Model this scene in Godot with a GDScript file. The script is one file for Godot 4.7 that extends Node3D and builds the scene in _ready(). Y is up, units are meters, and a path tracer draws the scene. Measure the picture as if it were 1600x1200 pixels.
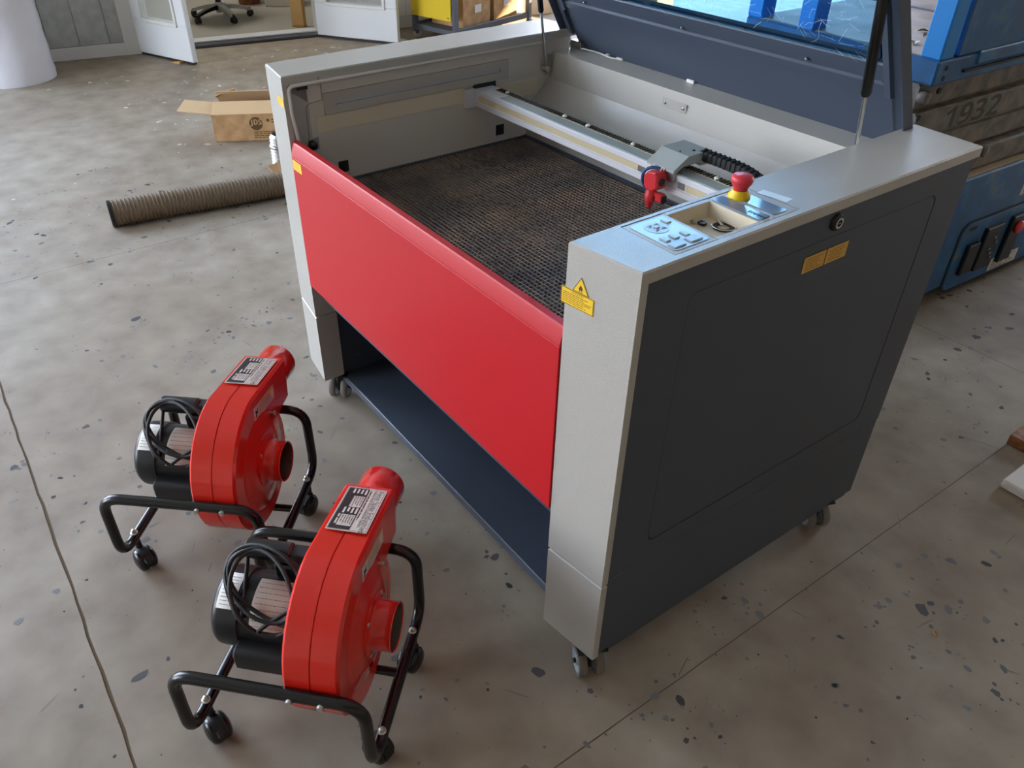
extends Node3D

# ---------------------------------------------------------------- mesh builder
class MB:
	var v := PackedVector3Array()
	var n := PackedVector3Array()
	var col := PackedColorArray()
	var tint := Color(1, 1, 1)

	func tri(a: Vector3, b: Vector3, c: Vector3, na: Vector3, nb: Vector3, nc: Vector3) -> void:
		var g := (c - a).cross(b - a)
		if g.length_squared() < 1e-18:
			return
		v.append(a); n.append(na); col.append(tint)
		if g.dot(na + nb + nc) >= 0.0:
			v.append(b); n.append(nb)
			v.append(c); n.append(nc)
		else:
			v.append(c); n.append(nc)
			v.append(b); n.append(nb)
		col.append(tint); col.append(tint)

	func flat(a: Vector3, b: Vector3, c: Vector3, hint: Vector3) -> void:
		var g := (c - a).cross(b - a).normalized()
		if g.dot(hint) < 0.0:
			g = -g
		tri(a, b, c, g, g, g)

	func quad(a: Vector3, b: Vector3, c: Vector3, d: Vector3, hint: Vector3) -> void:
		flat(a, b, c, hint)
		flat(a, c, d, hint)

	func squad(a: Vector3, b: Vector3, c: Vector3, d: Vector3, na: Vector3, nb: Vector3, nc: Vector3, nd: Vector3) -> void:
		tri(a, b, c, na, nb, nc)
		tri(a, c, d, na, nc, nd)

	# box with chamfered edges
	func box(c: Vector3, s: Vector3, bev := 0.0, bs := Basis()) -> void:
		var h := s * 0.5
		var m := minf(bev, minf(h.x, minf(h.y, h.z)) * 0.95)
		var ax := [Vector3(1, 0, 0), Vector3(0, 1, 0), Vector3(0, 0, 1)]
		for i in 3:
			var a: Vector3 = ax[i]
			var b: Vector3 = ax[(i + 1) % 3]
			var d: Vector3 = ax[(i + 2) % 3]
			var hb: float = h[(i + 1) % 3] - m
			var hd: float = h[(i + 2) % 3] - m
			for sg in [-1.0, 1.0]:
				var o: Vector3 = a * h[i] * sg
				quad(c + bs * (o - b * hb - d * hd), c + bs * (o + b * hb - d * hd), c + bs * (o + b * hb + d * hd), c + bs * (o - b * hb + d * hd), bs * (a * sg))
			if m > 0.0:
				for sb in [-1.0, 1.0]:
					for sd in [-1.0, 1.0]:
						var p1: Vector3 = b * (h[(i + 1) % 3]) * sb + d * hd * sd
						var p2: Vector3 = b * hb * sb + d * (h[(i + 2) % 3]) * sd
						var e: Vector3 = a * (h[i] - m)
						quad(c + bs * (p1 - e), c + bs * (p1 + e), c + bs * (p2 + e), c + bs * (p2 - e), bs * (b * sb + d * sd))
		if m > 0.0:
			for sx in [-1.0, 1.0]:
				for sy in [-1.0, 1.0]:
					for sz in [-1.0, 1.0]:
						flat(c + bs * Vector3(h.x * sx, (h.y - m) * sy, (h.z - m) * sz), c + bs * Vector3((h.x - m) * sx, h.y * sy, (h.z - m) * sz), c + bs * Vector3((h.x - m) * sx, (h.y - m) * sy, h.z * sz), bs * Vector3(sx, sy, sz))

	func span(a: Vector3, b: Vector3, bev := 0.0) -> void:
		box((a + b) * 0.5, (b - a).abs(), bev)

	static func area(p: PackedVector2Array) -> float:
		var s := 0.0
		for i in p.size():
			s += p[i].cross(p[(i + 1) % p.size()])
		return s * 0.5

	# extruded polygon with chamfered rims; ez is the whole depth vector
	func prism(poly: PackedVector2Array, o: Vector3, ex: Vector3, ey: Vector3, ez: Vector3, bev := 0.0, bev1 := -1.0, cap0 := true, cap1 := true) -> void:
		if bev1 < 0.0:
			bev1 = bev
		var p := poly.duplicate()
		if area(p) < 0.0:
			p.reverse()
		var k := p.size()
		var en := PackedVector2Array()
		for i in k:
			var e := (p[(i + 1) % k] - p[i]).normalized()
			en.append(Vector2(e.y, -e.x))
		var ins := PackedVector2Array()
		var ins1 := PackedVector2Array()
		for i in k:
			var n1 := en[(i + k - 1) % k]
			var n2 := en[i]
			var mm := (n1 + n2) / maxf(0.3, 1.0 + n1.dot(n2))
			ins.append(p[i] - mm * bev)
			ins1.append(p[i] - mm * bev1)
		var zl := ez.length()
		var z := ez / zl
		var b3 := z * bev
		var t3 := z * bev1
		for i in k:
			var j := (i + 1) % k
			var na2 := en[i]
			var nb2 := en[i]
			if en[i].dot(en[(i + k - 1) % k]) > 0.9:
				na2 = (en[i] + en[(i + k - 1) % k]).normalized()
			if en[i].dot(en[j]) > 0.9:
				nb2 = (en[i] + en[j]).normalized()
			var na := ex * na2.x + ey * na2.y
			var nb := ex * nb2.x + ey * nb2.y
			var A := o + ex * p[i].x + ey * p[i].y
			var B := o + ex * p[j].x + ey * p[j].y
			squad(A + b3, B + b3, B + ez - t3, A + ez - t3, na, nb, nb, na)
			if bev > 0.0:
				var C := o + ex * ins[i].x + ey * ins[i].y
				var D := o + ex * ins[j].x + ey * ins[j].y
				squad(A + b3, B + b3, D, C, (na - z).normalized(), (nb - z).normalized(), (nb - z).normalized(), (na - z).normalized())
			if bev1 > 0.0:
				var C1 := o + ex * ins1[i].x + ey * ins1[i].y
				var D1 := o + ex * ins1[j].x + ey * ins1[j].y
				squad(A + ez - t3, B + ez - t3, D1 + ez, C1 + ez, (na + z).normalized(), (nb + z).normalized(), (nb + z).normalized(), (na + z).normalized())
		for side in 2:
			if (side == 0 and not cap0) or (side == 1 and not cap1):
				continue
			var q := ins if side == 0 else ins1
			var off := Vector3.ZERO if side == 0 else ez
			var nz := -z if side == 0 else z
			var idx := Geometry2D.triangulate_polygon(q)
			for i in range(0, idx.size(), 3):
				tri(o + off + ex * q[idx[i]].x + ey * q[idx[i]].y, o + off + ex * q[idx[i + 1]].x + ey * q[idx[i + 1]].y, o + off + ex * q[idx[i + 2]].x + ey * q[idx[i + 2]].y, nz, nz, nz)

	# flat face of an outline with a round hole in it
	func holed(poly: PackedVector2Array, hole: PackedVector2Array, o: Vector3, ex: Vector3, ey: Vector3, nrm: Vector3) -> void:
		var c := Vector2.ZERO
		for q in hole:
			c += q / hole.size()
		for s: float in [0.0, 10.0]:
			var half := PackedVector2Array([c + Vector2(-10, -10 + s), c + Vector2(10, -10 + s), c + Vector2(10, s), c + Vector2(-10, s)])
			for a in Geometry2D.intersect_polygons(poly, half):
				for p in Geometry2D.clip_polygons(a, hole):
					var idx := Geometry2D.triangulate_polygon(p)
					for i in range(0, idx.size(), 3):
						tri(o + ex * p[idx[i]].x + ey * p[idx[i]].y, o + ex * p[idx[i + 1]].x + ey * p[idx[i + 1]].y, o + ex * p[idx[i + 2]].x + ey * p[idx[i + 2]].y, nrm, nrm, nrm)

	# flat ring between two outlines of equal point count, extruded
	func ring(po: PackedVector2Array, pi: PackedVector2Array, o: Vector3, ex: Vector3, ey: Vector3, ez: Vector3) -> void:
		var k := po.size()
		var z := ez.normalized()
		var cen := Vector2.ZERO
		for q in po:
			cen += q / k
		for i in k:
			var j := (i + 1) % k
			var a := o + ex * po[i].x + ey * po[i].y
			var b := o + ex * po[j].x + ey * po[j].y
			var c := o + ex * pi[j].x + ey * pi[j].y
			var d := o + ex * pi[i].x + ey * pi[i].y
			quad(a, b, c, d, -z)
			quad(a + ez, b + ez, c + ez, d + ez, z)
			var out := ex * ((po[i] + po[j]) * 0.5 - cen).x + ey * ((po[i] + po[j]) * 0.5 - cen).y
			quad(a, b, b + ez, a + ez, out)
			quad(d, c, c + ez, d + ez, -out)

	# surface of revolution: profile points are (radius, height along axis)
	func lathe(pr: Array, o: Vector3, axis: Vector3, seg := 24, from := 0.0, to := TAU) -> void:
		var z := axis.normalized()
		var x := z.cross(Vector3(0.31, 0.87, 0.22)).normalized()
		var y := z.cross(x)
		lathe_f(pr, o, x, y, z, seg, from, to)

	func lathe_f(pr: Array, o: Vector3, x: Vector3, y: Vector3, z: Vector3, seg := 24, from := 0.0, to := TAU) -> void:
		var k := pr.size()
		var sn := []
		for i in k - 1:
			var d: Vector2 = (pr[i + 1] - pr[i]).normalized()
			sn.append(Vector2(d.y, -d.x))
		for i in k - 1:
			var n1: Vector2 = sn[i]
			var n2: Vector2 = sn[i]
			if i > 0 and sn[i].dot(sn[i - 1]) > 0.6:
				n1 = (sn[i] + sn[i - 1]).normalized()
			if i < k - 2 and sn[i].dot(sn[i + 1]) > 0.6:
				n2 = (sn[i] + sn[i + 1]).normalized()
			for s in seg:
				var a0 := lerpf(from, to, float(s) / seg)
				var a1 := lerpf(from, to, float(s + 1) / seg)
				var r0 := x * cos(a0) + y * sin(a0)
				var r1 := x * cos(a1) + y * sin(a1)
				var A: Vector3 = o + r0 * pr[i].x + z * pr[i].y
				var B: Vector3 = o + r1 * pr[i].x + z * pr[i].y
				var C: Vector3 = o + r1 * pr[i + 1].x + z * pr[i + 1].y
				var D: Vector3 = o + r0 * pr[i + 1].x + z * pr[i + 1].y
				tri(A, B, C, r0 * n1.x + z * n1.y, r1 * n1.x + z * n1.y, r1 * n2.x + z * n2.y)
				tri(A, C, D, r0 * n1.x + z * n1.y, r1 * n2.x + z * n2.y, r0 * n2.x + z * n2.y)

	func cyl(a: Vector3, b: Vector3, r: float, seg := 16, bev := 0.0) -> void:
		var l := (b - a).length()
		if bev > 0.0:
			lathe([Vector2(0, 0), Vector2(r - bev, 0), Vector2(r, bev), Vector2(r, l - bev), Vector2(r - bev, l), Vector2(0, l)], a, b - a, seg)
		else:
			lathe([Vector2(0, 0), Vector2(r, 0), Vector2(r, l), Vector2(0, l)], a, b - a, seg)

	func tube(pts: PackedVector3Array, r: float, seg := 10, closed := false) -> void:
		var k := pts.size()
		var fr := []
		var up := Vector3.ZERO
		for i in k:
			var t: Vector3
			if closed:
				t = (pts[(i + 1) % k] - pts[(i + k - 1) % k]).normalized()
			else:
				t = (pts[mini(i + 1, k - 1)] - pts[maxi(i - 1, 0)]).normalized()
			if up == Vector3.ZERO:
				up = t.cross(Vector3(0.3, 1, 0.2)).normalized()
			up = (up - t * up.dot(t)).normalized()
			fr.append([up, t.cross(up), t])
		var last := k if closed else k - 1
		for i in last:
			var j := (i + 1) % k
			for s in seg:
				var a0 := TAU * s / seg
				var a1 := TAU * (s + 1) / seg
				var p0: Vector3 = fr[i][0] * cos(a0) + fr[i][1] * sin(a0)
				var p1: Vector3 = fr[i][0] * cos(a1) + fr[i][1] * sin(a1)
				var q0: Vector3 = fr[j][0] * cos(a0) + fr[j][1] * sin(a0)
				var q1: Vector3 = fr[j][0] * cos(a1) + fr[j][1] * sin(a1)
				squad(pts[i] + p0 * r, pts[i] + p1 * r, pts[j] + q1 * r, pts[j] + q0 * r, p0, p1, q1, q0)
		if not closed:
			for e in [0, k - 1]:
				var d: Vector3 = fr[e][2] * (-1.0 if e == 0 else 1.0)
				for s in seg:
					var a0 := TAU * s / seg
					var a1 := TAU * (s + 1) / seg
					tri(pts[e], pts[e] + (fr[e][0] * cos(a0) + fr[e][1] * sin(a0)) * r, pts[e] + (fr[e][0] * cos(a1) + fr[e][1] * sin(a1)) * r, d, d, d)

	# raised lettering, read along ex with ey up; o is the left end of the base line (align 0), its middle (1) or right end (2)
	func text(s: String, h: float, o: Vector3, ex: Vector3, ey: Vector3, align := 0, font := "Droid Sans", bold := false) -> void:
		var tm := TextMesh.new()
		var f := SystemFont.new()
		f.font_names = PackedStringArray([font])
		if bold:
			f.font_weight = 700
		tm.font = f
		tm.font_size = 64
		tm.pixel_size = 1.0
		tm.depth = 0.0
		tm.curve_step = 2.0
		tm.text = s
		tm.horizontal_alignment = HORIZONTAL_ALIGNMENT_LEFT
		var ar := tm.get_mesh_arrays()
		if ar.is_empty() or ar[0] == null or ar[0].size() == 0:
			return
		var vs: PackedVector3Array = ar[0]
		var lo := Vector2(1e9, 1e9)
		var hi := Vector2(-1e9, -1e9)
		for q in vs:
			lo = Vector2(minf(lo.x, q.x), minf(lo.y, q.y))
			hi = Vector2(maxf(hi.x, q.x), maxf(hi.y, q.y))
		var k := h / 46.0
		var sh := -lo.x
		if align == 1:
			sh = -(lo.x + hi.x) * 0.5
		elif align == 2:
			sh = -hi.x
		var nn := ex.cross(ey).normalized()
		var ix: PackedInt32Array = ar[Mesh.ARRAY_INDEX] if ar[Mesh.ARRAY_INDEX] != null else PackedInt32Array(range(vs.size()))
		for i in range(0, ix.size(), 3):
			var a := o + ex * (vs[ix[i]].x + sh) * k + ey * (vs[ix[i]].y - lo.y) * k
			var b := o + ex * (vs[ix[i + 1]].x + sh) * k + ey * (vs[ix[i + 1]].y - lo.y) * k
			var c := o + ex * (vs[ix[i + 2]].x + sh) * k + ey * (vs[ix[i + 2]].y - lo.y) * k
			tri(a, b, c, nn, nn, nn)

	# rows of short dashes where print is too small to read
	func print_rows(o: Vector3, ex: Vector3, ey: Vector3, w: float, rows: int, pitch: float, th: float, sd: int) -> void:
		var rg := RandomNumberGenerator.new()
		rg.seed = sd
		var nn := ex.cross(ey).normalized()
		for r in rows:
			var x := 0.0
			var end := w * rg.randf_range(0.7, 1.0)
			while x < end:
				var l := minf(rg.randf_range(1.2, 4.5) * th * 2.0, end - x)
				var a := o + ex * x - ey * pitch * r
				quad(a, a + ex * l, a + ex * l - ey * th, a - ey * th, nn)
				x += l + th * 1.1

	func mesh(org := Vector3.ZERO, colors := false) -> ArrayMesh:
		var vv := v
		if org != Vector3.ZERO:
			vv = PackedVector3Array()
			vv.resize(v.size())
			for i in v.size():
				vv[i] = v[i] - org
		var ar := []
		ar.resize(Mesh.ARRAY_MAX)
		ar[Mesh.ARRAY_VERTEX] = vv
		ar[Mesh.ARRAY_NORMAL] = n
		if colors:
			ar[Mesh.ARRAY_COLOR] = col
		var m := ArrayMesh.new()
		m.add_surface_from_arrays(Mesh.PRIMITIVE_TRIANGLES, ar)
		return m


static func rrect(w: float, h: float, r: float, seg := 5, c := Vector2.ZERO) -> PackedVector2Array:
	var p := PackedVector2Array()
	for q in 4:
		var sx := 1.0 if q == 0 or q == 3 else -1.0
		var sy := 1.0 if q < 2 else -1.0
		for i in seg + 1:
			var a := PI / 2 * q + PI / 2 * i / seg
			p.append(c + Vector2(sx * (w / 2 - r), sy * (h / 2 - r)) + Vector2(cos(a), sin(a)) * r)
	return p

static func circle(r: float, seg := 24, c := Vector2.ZERO) -> PackedVector2Array:
	var p := PackedVector2Array()
	for i in seg:
		p.append(c + Vector2(cos(TAU * i / seg), sin(TAU * i / seg)) * r)
	return p

static func fillet(pts: Array, r: float, seg := 6, closed := false) -> PackedVector3Array:
	var out := PackedVector3Array()
	var k := pts.size()
	for i in k:
		if not closed and (i == 0 or i == k - 1):
			out.append(pts[i])
			continue
		var p: Vector3 = pts[i]
		var a: Vector3 = pts[(i + k - 1) % k] - p
		var b: Vector3 = pts[(i + 1) % k] - p
		var ang := a.angle_to(b)
		var d := minf(r / tan(ang / 2), minf(a.length(), b.length()) * 0.49)
		var s := p + a.normalized() * d
		var e := p + b.normalized() * d
		for j in seg + 1:
			var t := float(j) / seg
			out.append(s.lerp(p, t).lerp(p.lerp(e, t), t))
	return out

static func catmull(pts: Array, sub := 6) -> PackedVector3Array:
	var out := PackedVector3Array()
	for i in pts.size() - 1:
		for j in sub:
			out.append((pts[i] as Vector3).cubic_interpolate(pts[i + 1], pts[maxi(i - 1, 0)], pts[mini(i + 2, pts.size() - 1)], float(j) / sub))
	out.append(pts[-1])
	return out

# ---------------------------------------------------------------- nodes
var org := Vector3.ZERO
var taken := {}
var M := {}

func thing(called: String, label: String, category: String, at := Vector3.ZERO, turn := 0.0, group := "") -> Node3D:
	var o := Node3D.new()
	o.name = numbered(called)
	add_child(o)
	o.position = at
	o.rotation.y = turn
	tag(o, label, category, group)
	return o

func numbered(called: String) -> String:
	var k: int = taken.get(called, 0)
	taken[called] = k + 1
	return called if k == 0 else "%s_%03d" % [called, k]

func tag(o: Node, label: String, category: String, group := "") -> void:
	o.set_meta("label", label)
	o.set_meta("category", category)
	if group:
		o.set_meta("group", group)

# commits a builder as one named mesh; vertices are given in world axes less org
func part(parent: Node, called: String, b: MB, m: Material, label := "", colors := false) -> MeshInstance3D:
	var o := MeshInstance3D.new()
	o.name = called
	o.mesh = b.mesh(org, colors)
	o.material_override = m
	parent.add_child(o, true)
	if label:
		o.set_meta("label", label)
	return o

func struct(called: String, b: MB, m: Material, colors := false) -> MeshInstance3D:
	var o := MeshInstance3D.new()
	o.name = numbered(called)
	o.mesh = b.mesh(Vector3.ZERO, colors)
	o.material_override = m
	add_child(o)
	o.set_meta("kind", "structure")
	return o

func rgb(r: int, g: int, b: int) -> Color:
	return Color(r / 255.0, g / 255.0, b / 255.0)

func mat(called: String, c: Color, rough := 0.5, metal := 0.0, spec := 0.5) -> StandardMaterial3D:
	var m := StandardMaterial3D.new()
	m.resource_name = called
	m.albedo_color = c
	m.roughness = rough
	m.metallic = metal
	m.metallic_specular = spec
	M[called] = m
	return m

func noise_tex(freq: float, size: int, sd: int, oct := 4, ramp: Array = [], kind := FastNoiseLite.TYPE_SIMPLEX_SMOOTH) -> NoiseTexture2D:
	var f := FastNoiseLite.new()
	f.seed = sd
	f.noise_type = kind
	f.frequency = freq
	f.fractal_octaves = oct
	var t := NoiseTexture2D.new()
	t.width = size
	t.height = size
	t.seamless = true
	t.noise = f
	if ramp.size():
		var g := Gradient.new()
		var offs := PackedFloat32Array()
		var cols := PackedColorArray()
		for r in ramp:
			offs.append(r[0])
			cols.append(r[1])
		g.offsets = offs
		g.colors = cols
		t.color_ramp = g
	return t

func tri_scale(m: StandardMaterial3D, s: float, world := false) -> void:
	m.uv1_triplanar = true
	m.uv1_world_triplanar = world
	m.uv1_scale = Vector3(s, s, s)

func bump(m: StandardMaterial3D, t: Texture2D, cm: float) -> void:
	m.heightmap_enabled = true
	m.heightmap_texture = t
	m.heightmap_scale = cm

# wall-local axes of the office wall: x runs along it into the depth, z points into the workshop
const WALL_AT := Vector3(-5.683, 0, -0.207)
const WALL_TURN := 1.3725

func _ready() -> void:
	# ---- camera
	var cam := Camera3D.new()
	cam.name = "camera"
	var f := 1248.65
	cam.near = 0.05
	cam.far = 200.0
	cam.projection = Camera3D.PROJECTION_FRUSTUM
	cam.size = 2.0 * cam.near * 600.0 / f
	cam.frustum_offset = Vector2(43.37, 9.65) / f * cam.near
	cam.position = Vector3(1.4419, 1.6114, 0.7910)
	cam.basis = Basis.from_euler(Vector3(-0.636938, 0.963267, -0.001632))
	add_child(cam)
	cam.current = true
	# ---- sky, sun, exposure
	var env := Environment.new()
	env.background_mode = Environment.BG_SKY
	var sky := Sky.new()
	var sm := ProceduralSkyMaterial.new()
	sm.sky_top_color = Color(0.64, 0.75, 0.91)
	sm.sky_horizon_color = Color(0.95, 0.95, 0.95)
	sm.sky_curve = 0.25
	sm.ground_bottom_color = Color(0.42, 0.40, 0.38)
	sm.ground_horizon_color = Color(0.60, 0.60, 0.60)
	sm.sun_angle_max = 3.0
	sky.sky_material = sm
	env.sky = sky
	env.background_energy_multiplier = 17.0
	env.tonemap_mode = Environment.TONE_MAPPER_LINEAR
	env.tonemap_exposure = 0.97
	env.sdfgi_enabled = true
	env.ssao_enabled = true
	env.ssil_enabled = true
	var we := WorldEnvironment.new()
	we.name = "environment"
	we.environment = env
	add_child(we)
	var sun := DirectionalLight3D.new()
	sun.name = "sun"
	sun.light_color = Color(1.0, 0.93, 0.82)
	sun.light_energy = 9.0
	sun.light_angular_distance = 0.6
	sun.shadow_enabled = true
	sun.look_at_from_position(Vector3.ZERO, Vector3(-0.60, -0.45, 0.66))
	add_child(sun)

	materials()
	build_room()
	build_floor()
	build_engraver()
	build_blowers()
	build_lift()
	build_background()
	build_small_things()

func materials() -> void:
	var peel := noise_tex(0.09, 512, 3, 2)
	var w := mat("white_powder_coat", rgb(180, 177, 169), 0.22)
	tri_scale(w, 9.0)
	bump(w, peel, 0.045)
	var dk := mat("dark_powder_coat", rgb(67, 75, 87), 0.42)
	tri_scale(dk, 9.0)
	bump(dk, peel, 0.02)
	var lid := mat("lid_powder_coat", rgb(66, 76, 91), 0.4)
	tri_scale(lid, 9.0)
	bump(lid, peel, 0.015)
	mat("bare_steel", rgb(122, 112, 104), 0.55, 0.8)
	var rp := mat("red_powder_coat", rgb(180, 25, 32), 0.42, 0.0, 0.4)
	tri_scale(rp, 9.0)
	bump(rp, peel, 0.012)
	var rb := mat("red_enamel", rgb(214, 36, 24), 0.2)
	rb.clearcoat_enabled = true
	rb.clearcoat = 0.3
	rb.clearcoat_roughness = 0.06
	mat("red_plastic", rgb(196, 38, 44), 0.4)
	mat("red_knob", rgb(206, 52, 62), 0.42)
	mat("yellow_plastic", rgb(232, 196, 20), 0.45)
	mat("black_enamel", rgb(14, 14, 15), 0.26)
	mat("motor_black", rgb(22, 24, 27), 0.36)
	mat("rubber_and_hole_black", rgb(20, 20, 21), 0.55)  # black parts; also painted on as the shade inside holes and slots
	mat("grey_rubber", rgb(112, 106, 98), 0.7)
	mat("hub_grey", rgb(150, 158, 164), 0.5)
	mat("chrome", rgb(215, 215, 215), 0.16, 1.0)
	mat("steel", rgb(170, 170, 168), 0.35, 1.0)
	mat("zinc", rgb(190, 188, 180), 0.4, 0.9)
	mat("aluminium", rgb(204, 204, 208), 0.5, 0.08)
	mat("grey_green_paint", rgb(152, 158, 154), 0.5)
	mat("cream_strip", rgb(196, 182, 146), 0.5)
	mat("cream_wall", rgb(212, 200, 174), 0.5)
	mat("chamber_grey", rgb(200, 194, 183), 0.5)
	mat("chamber_mid", rgb(176, 170, 161), 0.5)
	mat("chamber_plate", rgb(150, 142, 134), 0.5)
	mat("slot_grey", rgb(176, 178, 184), 0.4)
	mat("gasket_white", rgb(226, 223, 217), 0.5)
	var g := mat("grid_metal", Color(1, 1, 1), 0.5, 0.35)
	g.albedo_texture = noise_tex(0.012, 256, 8, 3, [[0.25, rgb(126, 121, 119)], [0.55, rgb(154, 142, 131)], [0.8, rgb(180, 158, 136)]])
	tri_scale(g, 1.6)
	mat("label_yellow", rgb(244, 200, 40), 0.5)
	mat("label_orange", rgb(214, 168, 74), 0.5)
	mat("label_white", rgb(214, 208, 198), 0.5)
	mat("label_grey", rgb(170, 164, 156), 0.55)
	mat("ink_black", rgb(26, 24, 22), 0.6)
	mat("ink_brown", rgb(92, 66, 30), 0.6)
	mat("ink_grey", rgb(110, 104, 96), 0.6)
	mat("ink_red", rgb(170, 40, 40), 0.6)
	mat("panel_film", rgb(172, 186, 196), 0.22)
	mat("panel_key", rgb(164, 180, 192), 0.3)
	mat("display_film", rgb(120, 138, 152), 0.08)
	var gl := mat("lid_acrylic", Color(0.60, 0.82, 0.95, 0.0), 0.0)
	gl.transparency = BaseMaterial3D.TRANSPARENCY_ALPHA
	gl.refraction_enabled = true
	gl.refraction_scale = 0.05
	var dg := mat("door_glass", Color(0.85, 0.9, 0.9, 0.12), 0.03)
	dg.transparency = BaseMaterial3D.TRANSPARENCY_ALPHA
	mat("scratch", rgb(205, 215, 225), 0.6)
	var cb := mat("cardboard", Color(1, 1, 1), 0.8)
	cb.albedo_texture = noise_tex(0.02, 256, 21, 4, [[0.2, rgb(176, 138, 94)], [0.8, rgb(198, 160, 114)]])
	tri_scale(cb, 2.0)
	mat("cardboard_inside", rgb(206, 174, 130), 0.8)
	mat("hose_brown", rgb(158, 136, 104), 0.6)
	mat("hose_rib", rgb(98, 80, 62), 0.55)
	var wp := mat("plastic_wrap", rgb(206, 206, 212), 0.3)
	bump(wp, noise_tex(0.01, 256, 33, 3), 0.6)
	tri_scale(wp, 1.5)
	mat("trim_white", rgb(214, 213, 208), 0.45)
	mat("door_white", rgb(216, 219, 220), 0.35)
	var wl := mat("wall_panel", Color(1, 1, 1), 0.75)
	wl.albedo_texture = noise_tex(0.03, 256, 41, 4, [[0.3, rgb(166, 169, 164)], [0.7, rgb(180, 182, 177)]])
	tri_scale(wl, 1.2)
	mat("wall_paint", rgb(222, 216, 204), 0.8)
	mat("shed_wall", rgb(150, 136, 118), 0.85)
	mat("ceiling_paint", rgb(228, 224, 216), 0.85)
	mat("office_floor", rgb(150, 146, 136), 0.5)
	mat("office_wall", rgb(196, 196, 190), 0.8)
	mat("threshold_metal", rgb(74, 76, 82), 0.4, 0.5)
	var lb := mat("lift_blue", Color(1, 1, 1), 0.42)
	lb.albedo_texture = noise_tex(0.012, 512, 51, 5, [[0.15, rgb(40, 84, 122)], [0.5, rgb(30, 90, 142)], [0.72, rgb(44, 104, 150)], [0.9, rgb(100, 110, 112)]])
	tri_scale(lb, 1.3)
	mat("lift_bright_blue", rgb(28, 136, 214), 0.45)
	var lg := mat("lift_grey", Color(1, 1, 1), 0.6)
	lg.albedo_texture = noise_tex(0.014, 512, 52, 5, [[0.2, rgb(92, 88, 82)], [0.55, rgb(116, 112, 106)], [0.85, rgb(134, 124, 108)]])
	tri_scale(lg, 1.5)
	var ld := mat("lift_deck", Color(1, 1, 1), 0.7)
	ld.albedo_texture = noise_tex(0.015, 256, 53, 4, [[0.2, rgb(138, 124, 112)], [0.8, rgb(176, 158, 144)]])
	tri_scale(ld, 1.0)
	mat("lift_dust", rgb(164, 146, 118), 0.8)
	mat("cart_yellow", rgb(226, 196, 44), 0.5)
	mat("cart_frame", rgb(84, 90, 100), 0.5)
	var wd := mat("wood_brown", Color(1, 1, 1), 0.6)
	wd.albedo_texture = noise_tex(0.03, 256, 61, 4, [[0.2, rgb(104, 60, 30)], [0.8, rgb(152, 94, 52)]])
	tri_scale(wd, 3.0)
	mat("plywood", rgb(188, 146, 84), 0.6)
	mat("silver_plastic", rgb(176, 176, 172), 0.4)
	mat("chair_fabric", rgb(40, 42, 46), 0.85)
	mat("cream_box", rgb(206, 202, 190), 0.6)
	mat("paper_white", rgb(222, 220, 214), 0.8)
	mat("leaf_tan", rgb(176, 132, 66), 0.8)
	mat("cloth_blue", rgb(36, 74, 128), 0.6)
	mat("asphalt", rgb(132, 130, 126), 0.9)
	mat("door_steel", rgb(188, 190, 190), 0.5)

# ---------------------------------------------------------------- room
func wall_xf() -> Transform3D:
	return Transform3D(Basis(Vector3.UP, WALL_TURN), WALL_AT)

func wstruct(called: String, b: MB, m: Material) -> MeshInstance3D:
	var o := struct(called, b, m)
	o.transform = wall_xf()
	return o

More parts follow.
